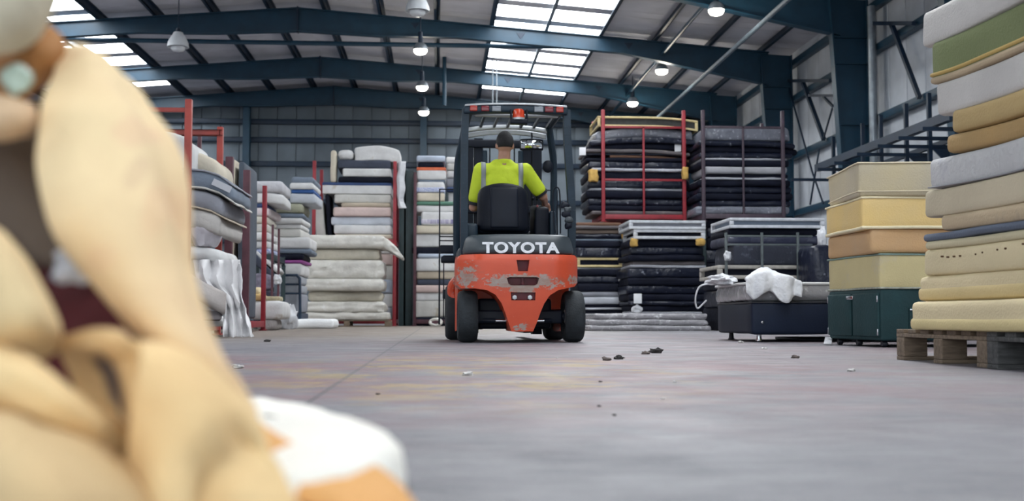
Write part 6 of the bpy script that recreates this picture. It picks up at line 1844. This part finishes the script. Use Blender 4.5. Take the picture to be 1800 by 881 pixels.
# dark maroon sheet added as painted shade at the back of the hollows
M_mar = mat('dark maroon shade', (0.085, 0.018, 0.020), 0.9, 0, 0.2, 9, bump=0.3, spec=0.2)
sheet('shade_sheet', grid([
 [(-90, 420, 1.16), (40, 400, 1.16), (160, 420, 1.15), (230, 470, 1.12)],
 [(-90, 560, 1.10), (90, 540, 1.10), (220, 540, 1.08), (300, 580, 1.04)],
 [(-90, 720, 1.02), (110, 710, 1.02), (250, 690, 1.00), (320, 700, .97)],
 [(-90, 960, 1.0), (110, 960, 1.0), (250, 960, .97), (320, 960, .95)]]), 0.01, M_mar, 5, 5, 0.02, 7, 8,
 label='dark maroon sheet painted as the shade deep inside the foam heap hollow', cat='shade_sheet')
M_gb = ffoam('grey-brown shaded foam', (0.16, 0.12, 0.09), (0.13, 0.10, 0.08))  # deeper foam, its shade put into a dark grey-brown colour
sheet('shaded_foam_sheet', grid([
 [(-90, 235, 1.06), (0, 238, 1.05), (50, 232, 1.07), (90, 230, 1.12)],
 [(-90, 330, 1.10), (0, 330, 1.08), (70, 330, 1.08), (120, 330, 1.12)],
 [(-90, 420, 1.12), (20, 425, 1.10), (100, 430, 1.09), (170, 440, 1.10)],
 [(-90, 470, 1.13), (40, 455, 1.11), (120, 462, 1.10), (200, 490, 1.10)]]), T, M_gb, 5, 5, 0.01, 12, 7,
 label='deeper foam sheet painted grey-brown for the shade left of the large foam sheet', cat='shaded_foam')
# upper left pale block
def blockf(rows, th, m, label, seed):
    return sheet('foam_block', grid(rows), th, m, 6, 6, 0.012, seed, 6, label=label, cat='foam block')
blockf([[(-160, -160, 1.02), (-40, -160, 1.0), (20, -160, 1.02), (66, -150, 1.08)],
 [(-160, -60, 1.0), (-40, -50, .97), (20, -50, .99), (72, -40, 1.05)],
 [(-160, 20, .99), (-40, 25, .96), (15, 20, .98), (62, 5, 1.04)],
 [(-160, 72, 1.0), (-50, 75, .97), (-8, 68, .98), (34, 48, 1.03)]], 0.045, M_f3, 'pale grey-cream foam block in the top left corner', 8)
sheet('foam_sheet', grid([  # brown-orange sheet added where shade lies under the pale block
 [(-60, 130, 1.12), (10, 100, 1.10), (55, 72, 1.08), (86, 58, 1.10)],
 [(-60, 165, 1.08), (15, 130, 1.06), (62, 95, 1.04), (98, 78, 1.08)],
 [(-60, 220, 1.10), (18, 180, 1.08), (62, 140, 1.08), (95, 118, 1.1)]]), T, ffoam('brown-orange shade', (0.50, 0.24, 0.09), (0.42, 0.20, 0.08)), 5, 5, 0.006, 9, 6,
 label='brown-orange sheet painted as the shade under the pale block at the top left', cat='foam sheet')
sheet('foam_sheet', grid([
 [(-120, 175, 1.0), (-30, 178, .98), (20, 184, .98), (50, 192, 1.02)],
 [(-120, 208, .98), (-30, 212, .95), (22, 212, .96), (56, 214, 1.0)],
 [(-120, 240, .98), (-30, 240, .96), (18, 236, .97), (42, 230, 1.02)]]), 0.016, ffoam('dusty peach foam', (0.62, 0.44, 0.28), (0.54, 0.32, 0.17)), 5, 5, 0.008, 10, 6,
 label='dusty peach foam wad at the left edge below the pale block', cat='foam sheet')
p = P(30, 142, .99)
crumple('plastic_scrap', (p.x, p.y, p.z - 0.014), (0.013, 0.010, 0.013), mat('pale mint plastic', (0.50, 0.62, 0.52), 0.3, 0, 0.15, 20), 'pale mint plastic scrap in the upper left of the heap', 'plastic', 31, amp=0.35, flat=False)
# clear plastic scrap in the hollow
p = P(128, 470, .925)
crumple('plastic_scrap', (p.x, p.y, p.z - 0.014), (0.014, 0.010, 0.015), mat('shiny clear plastic', (0.66, 0.68, 0.74), 0.08, 0, 0.1, 30, bump=1.0, bscale=60), 'shiny clear plastic scrap beside the dark hollow', 'plastic', 32, amp=0.4, flat=False)
# orange strip lying over the white block
sheet('foam_sheet', grid([
 [(400, 706, .97), (385, 721, .92), (380, 756, .86)],
 [(470, 771, .93), (455, 791, .88), (445, 826, .82)],
 [(545, 812, .89), (530, 841, .84), (520, 876, .79)],
 [(625, 824, .86), (600, 861, .81), (590, 901, .77)],
 [(690, 866, .83), (660, 906, .78), (640, 946, .75)],
 [(735, 936, .80), (700, 966, .76), (680, 996, .74)]]), 0.016, M_f4, 6, 5, 0.004, 11, 7,
 label='orange foam strip curving along the bottom over the white foam block', cat='foam sheet')
# white foam block on the floor
ztop = 0.13
top = [G(0, 0)] * 0
outline = []
for px, py in ((712, 778), (708, 764), (660, 738), (600, 722), (540, 709), (480, 700), (432, 697)):
    d = _ray(px, py); t = (ztop - CAM_H) / d.z
    outline.append((d.x * t, d.y * t))
outline += [(-0.42, 1.50), (-0.50, 1.2), (-0.42, 0.86), (-0.20, 0.78), (-0.06, 0.80)]
m = MB()
n = len(outline); cx_ = sum(a for a, b in outline) / n; cy_ = sum(b for a, b in outline) / n
out2 = spline([Vector((a, b, 0)) for a, b in outline + outline[:1]], 3)[:-1]
rings = []
for ins, z in ((0.02, 0.0), (0.004, 0.01), (0.0, 0.04), (0.0, 0.10), (0.006, 0.122), (0.018, ztop), (0.06, ztop + 0.003), (0.14, ztop + 0.004)):
    ring = []
    for v in out2:
        d = Vector((cx_ - v.x, cy_ - v.y, 0)).normalized()
        q = v + d * ins
        ring.append(Vector((q.x + 0.003 * noise.noise(Vector((v.x * 30, v.y * 30, z * 30))), q.y, z + 0.002 * noise.noise(Vector((q.x * 20, q.y * 20, 3))) * (1 if z > 0.05 else 0))))
    rings.append(ring)
N = len(out2); vs = [v for r in rings for v in r]; fs = []
for i in range(len(rings) - 1):
    for k in range(N):
        k2 = (k + 1) % N
        fs.append((i * N + k, i * N + k2, (i + 1) * N + k2, (i + 1) * N + k))
fs.append(tuple(range(N - 1, -1, -1))); fs.append(tuple(range((len(rings) - 1) * N, len(rings) * N)))
lone('foam_block', m.add(vs, fs), M_f6, 'bright white foam block lying on the floor at the bottom centre', 'foam block', smooth=60)

# ================================================================== FLOOR LITTER
M_scr = mat('dark scrap', (0.05, 0.045, 0.045), 0.9, 0, 0.3, 20)
M_scr2 = mat('grey-brown scrap', (0.16, 0.13, 0.12), 0.9, 0, 0.3, 20)
M_scr3 = mat('white scrap', (0.66, 0.64, 0.62), 0.85, 0, 0.2, 20)
lit = [(823, 660, 0.042, M_scr3, 'pale crumpled scrap on the floor before the forklift, near the yellow paint'),
 (1152, 621, 0.085, M_scr, 'dark crumpled scrap on the floor before the navy divan'),
 (1134, 623, 0.05, M_scr2, 'small grey-brown scrap left of the dark crumpled scrap'),
 (1088, 632, 0.055, M_scr, 'flat dark scrap on the floor right of the rear wheel'),
 (1066, 634, 0.05, M_scr2, 'thin grey-brown scrap left of the flat dark scrap'),
 (418, 648, 0.05, M_scr3, 'white scrap on the floor at the left beside the foreground foam'),
 (1497, 653, 0.035, M_scr3, 'small white scrap on the floor before the pallets'),
 (1590, 631, 0.06, M_scr, 'dark splinter on the floor at the corner of the brown pallet'),
 (1398, 630, 0.045, M_scr2, 'grey-brown scrap on the floor below the navy divan'),
 (1080, 731, 0.014, M_scr, 'tiny dark crumb in the middle of the near floor'),
 (664, 694, 0.018, M_scr, 'tiny dark crumb on the reddish floor paint'),
 (1302, 603, 0.05, M_scr3, 'white scrap on the floor between the divan legs'),
 (1344, 614, 0.04, M_scr3, 'small white scrap on the floor below the front divan leg'),
 (1165, 702, 0.02, M_scr3, 'tiny white fleck on the near floor at the right'),
 (1055, 672, 0.022, M_scr2, 'tiny grey-brown crumb on the pinkish floor paint'),
 (1186, 672, 0.02, M_scr3, 'tiny white fleck right of the pinkish floor paint'),
 (470, 601, 0.06, M_scr, 'dark scrap on the floor right of the hanging white sheet'),
 (980, 630, 0.02, M_scr3, 'tiny white fleck on the floor just before the rear wheel'),
 (1053, 715, 0.016, M_scr, 'tiny dark crumb above the middle of the near floor')]
for i, (px, py, s, m_, lab) in enumerate(lit):
    g = G(px, py)
    o = crumple('floor_scrap', (g.x, g.y, 0), (s * 0.5, s * 0.36, s * 0.2) if s > 0.03 else (s * 0.32, s * 0.25, s * 0.14), m_, lab, 'scrap', 50 + i, 14, 8, 0.7)
    o['group'] = 'litter on the floor'
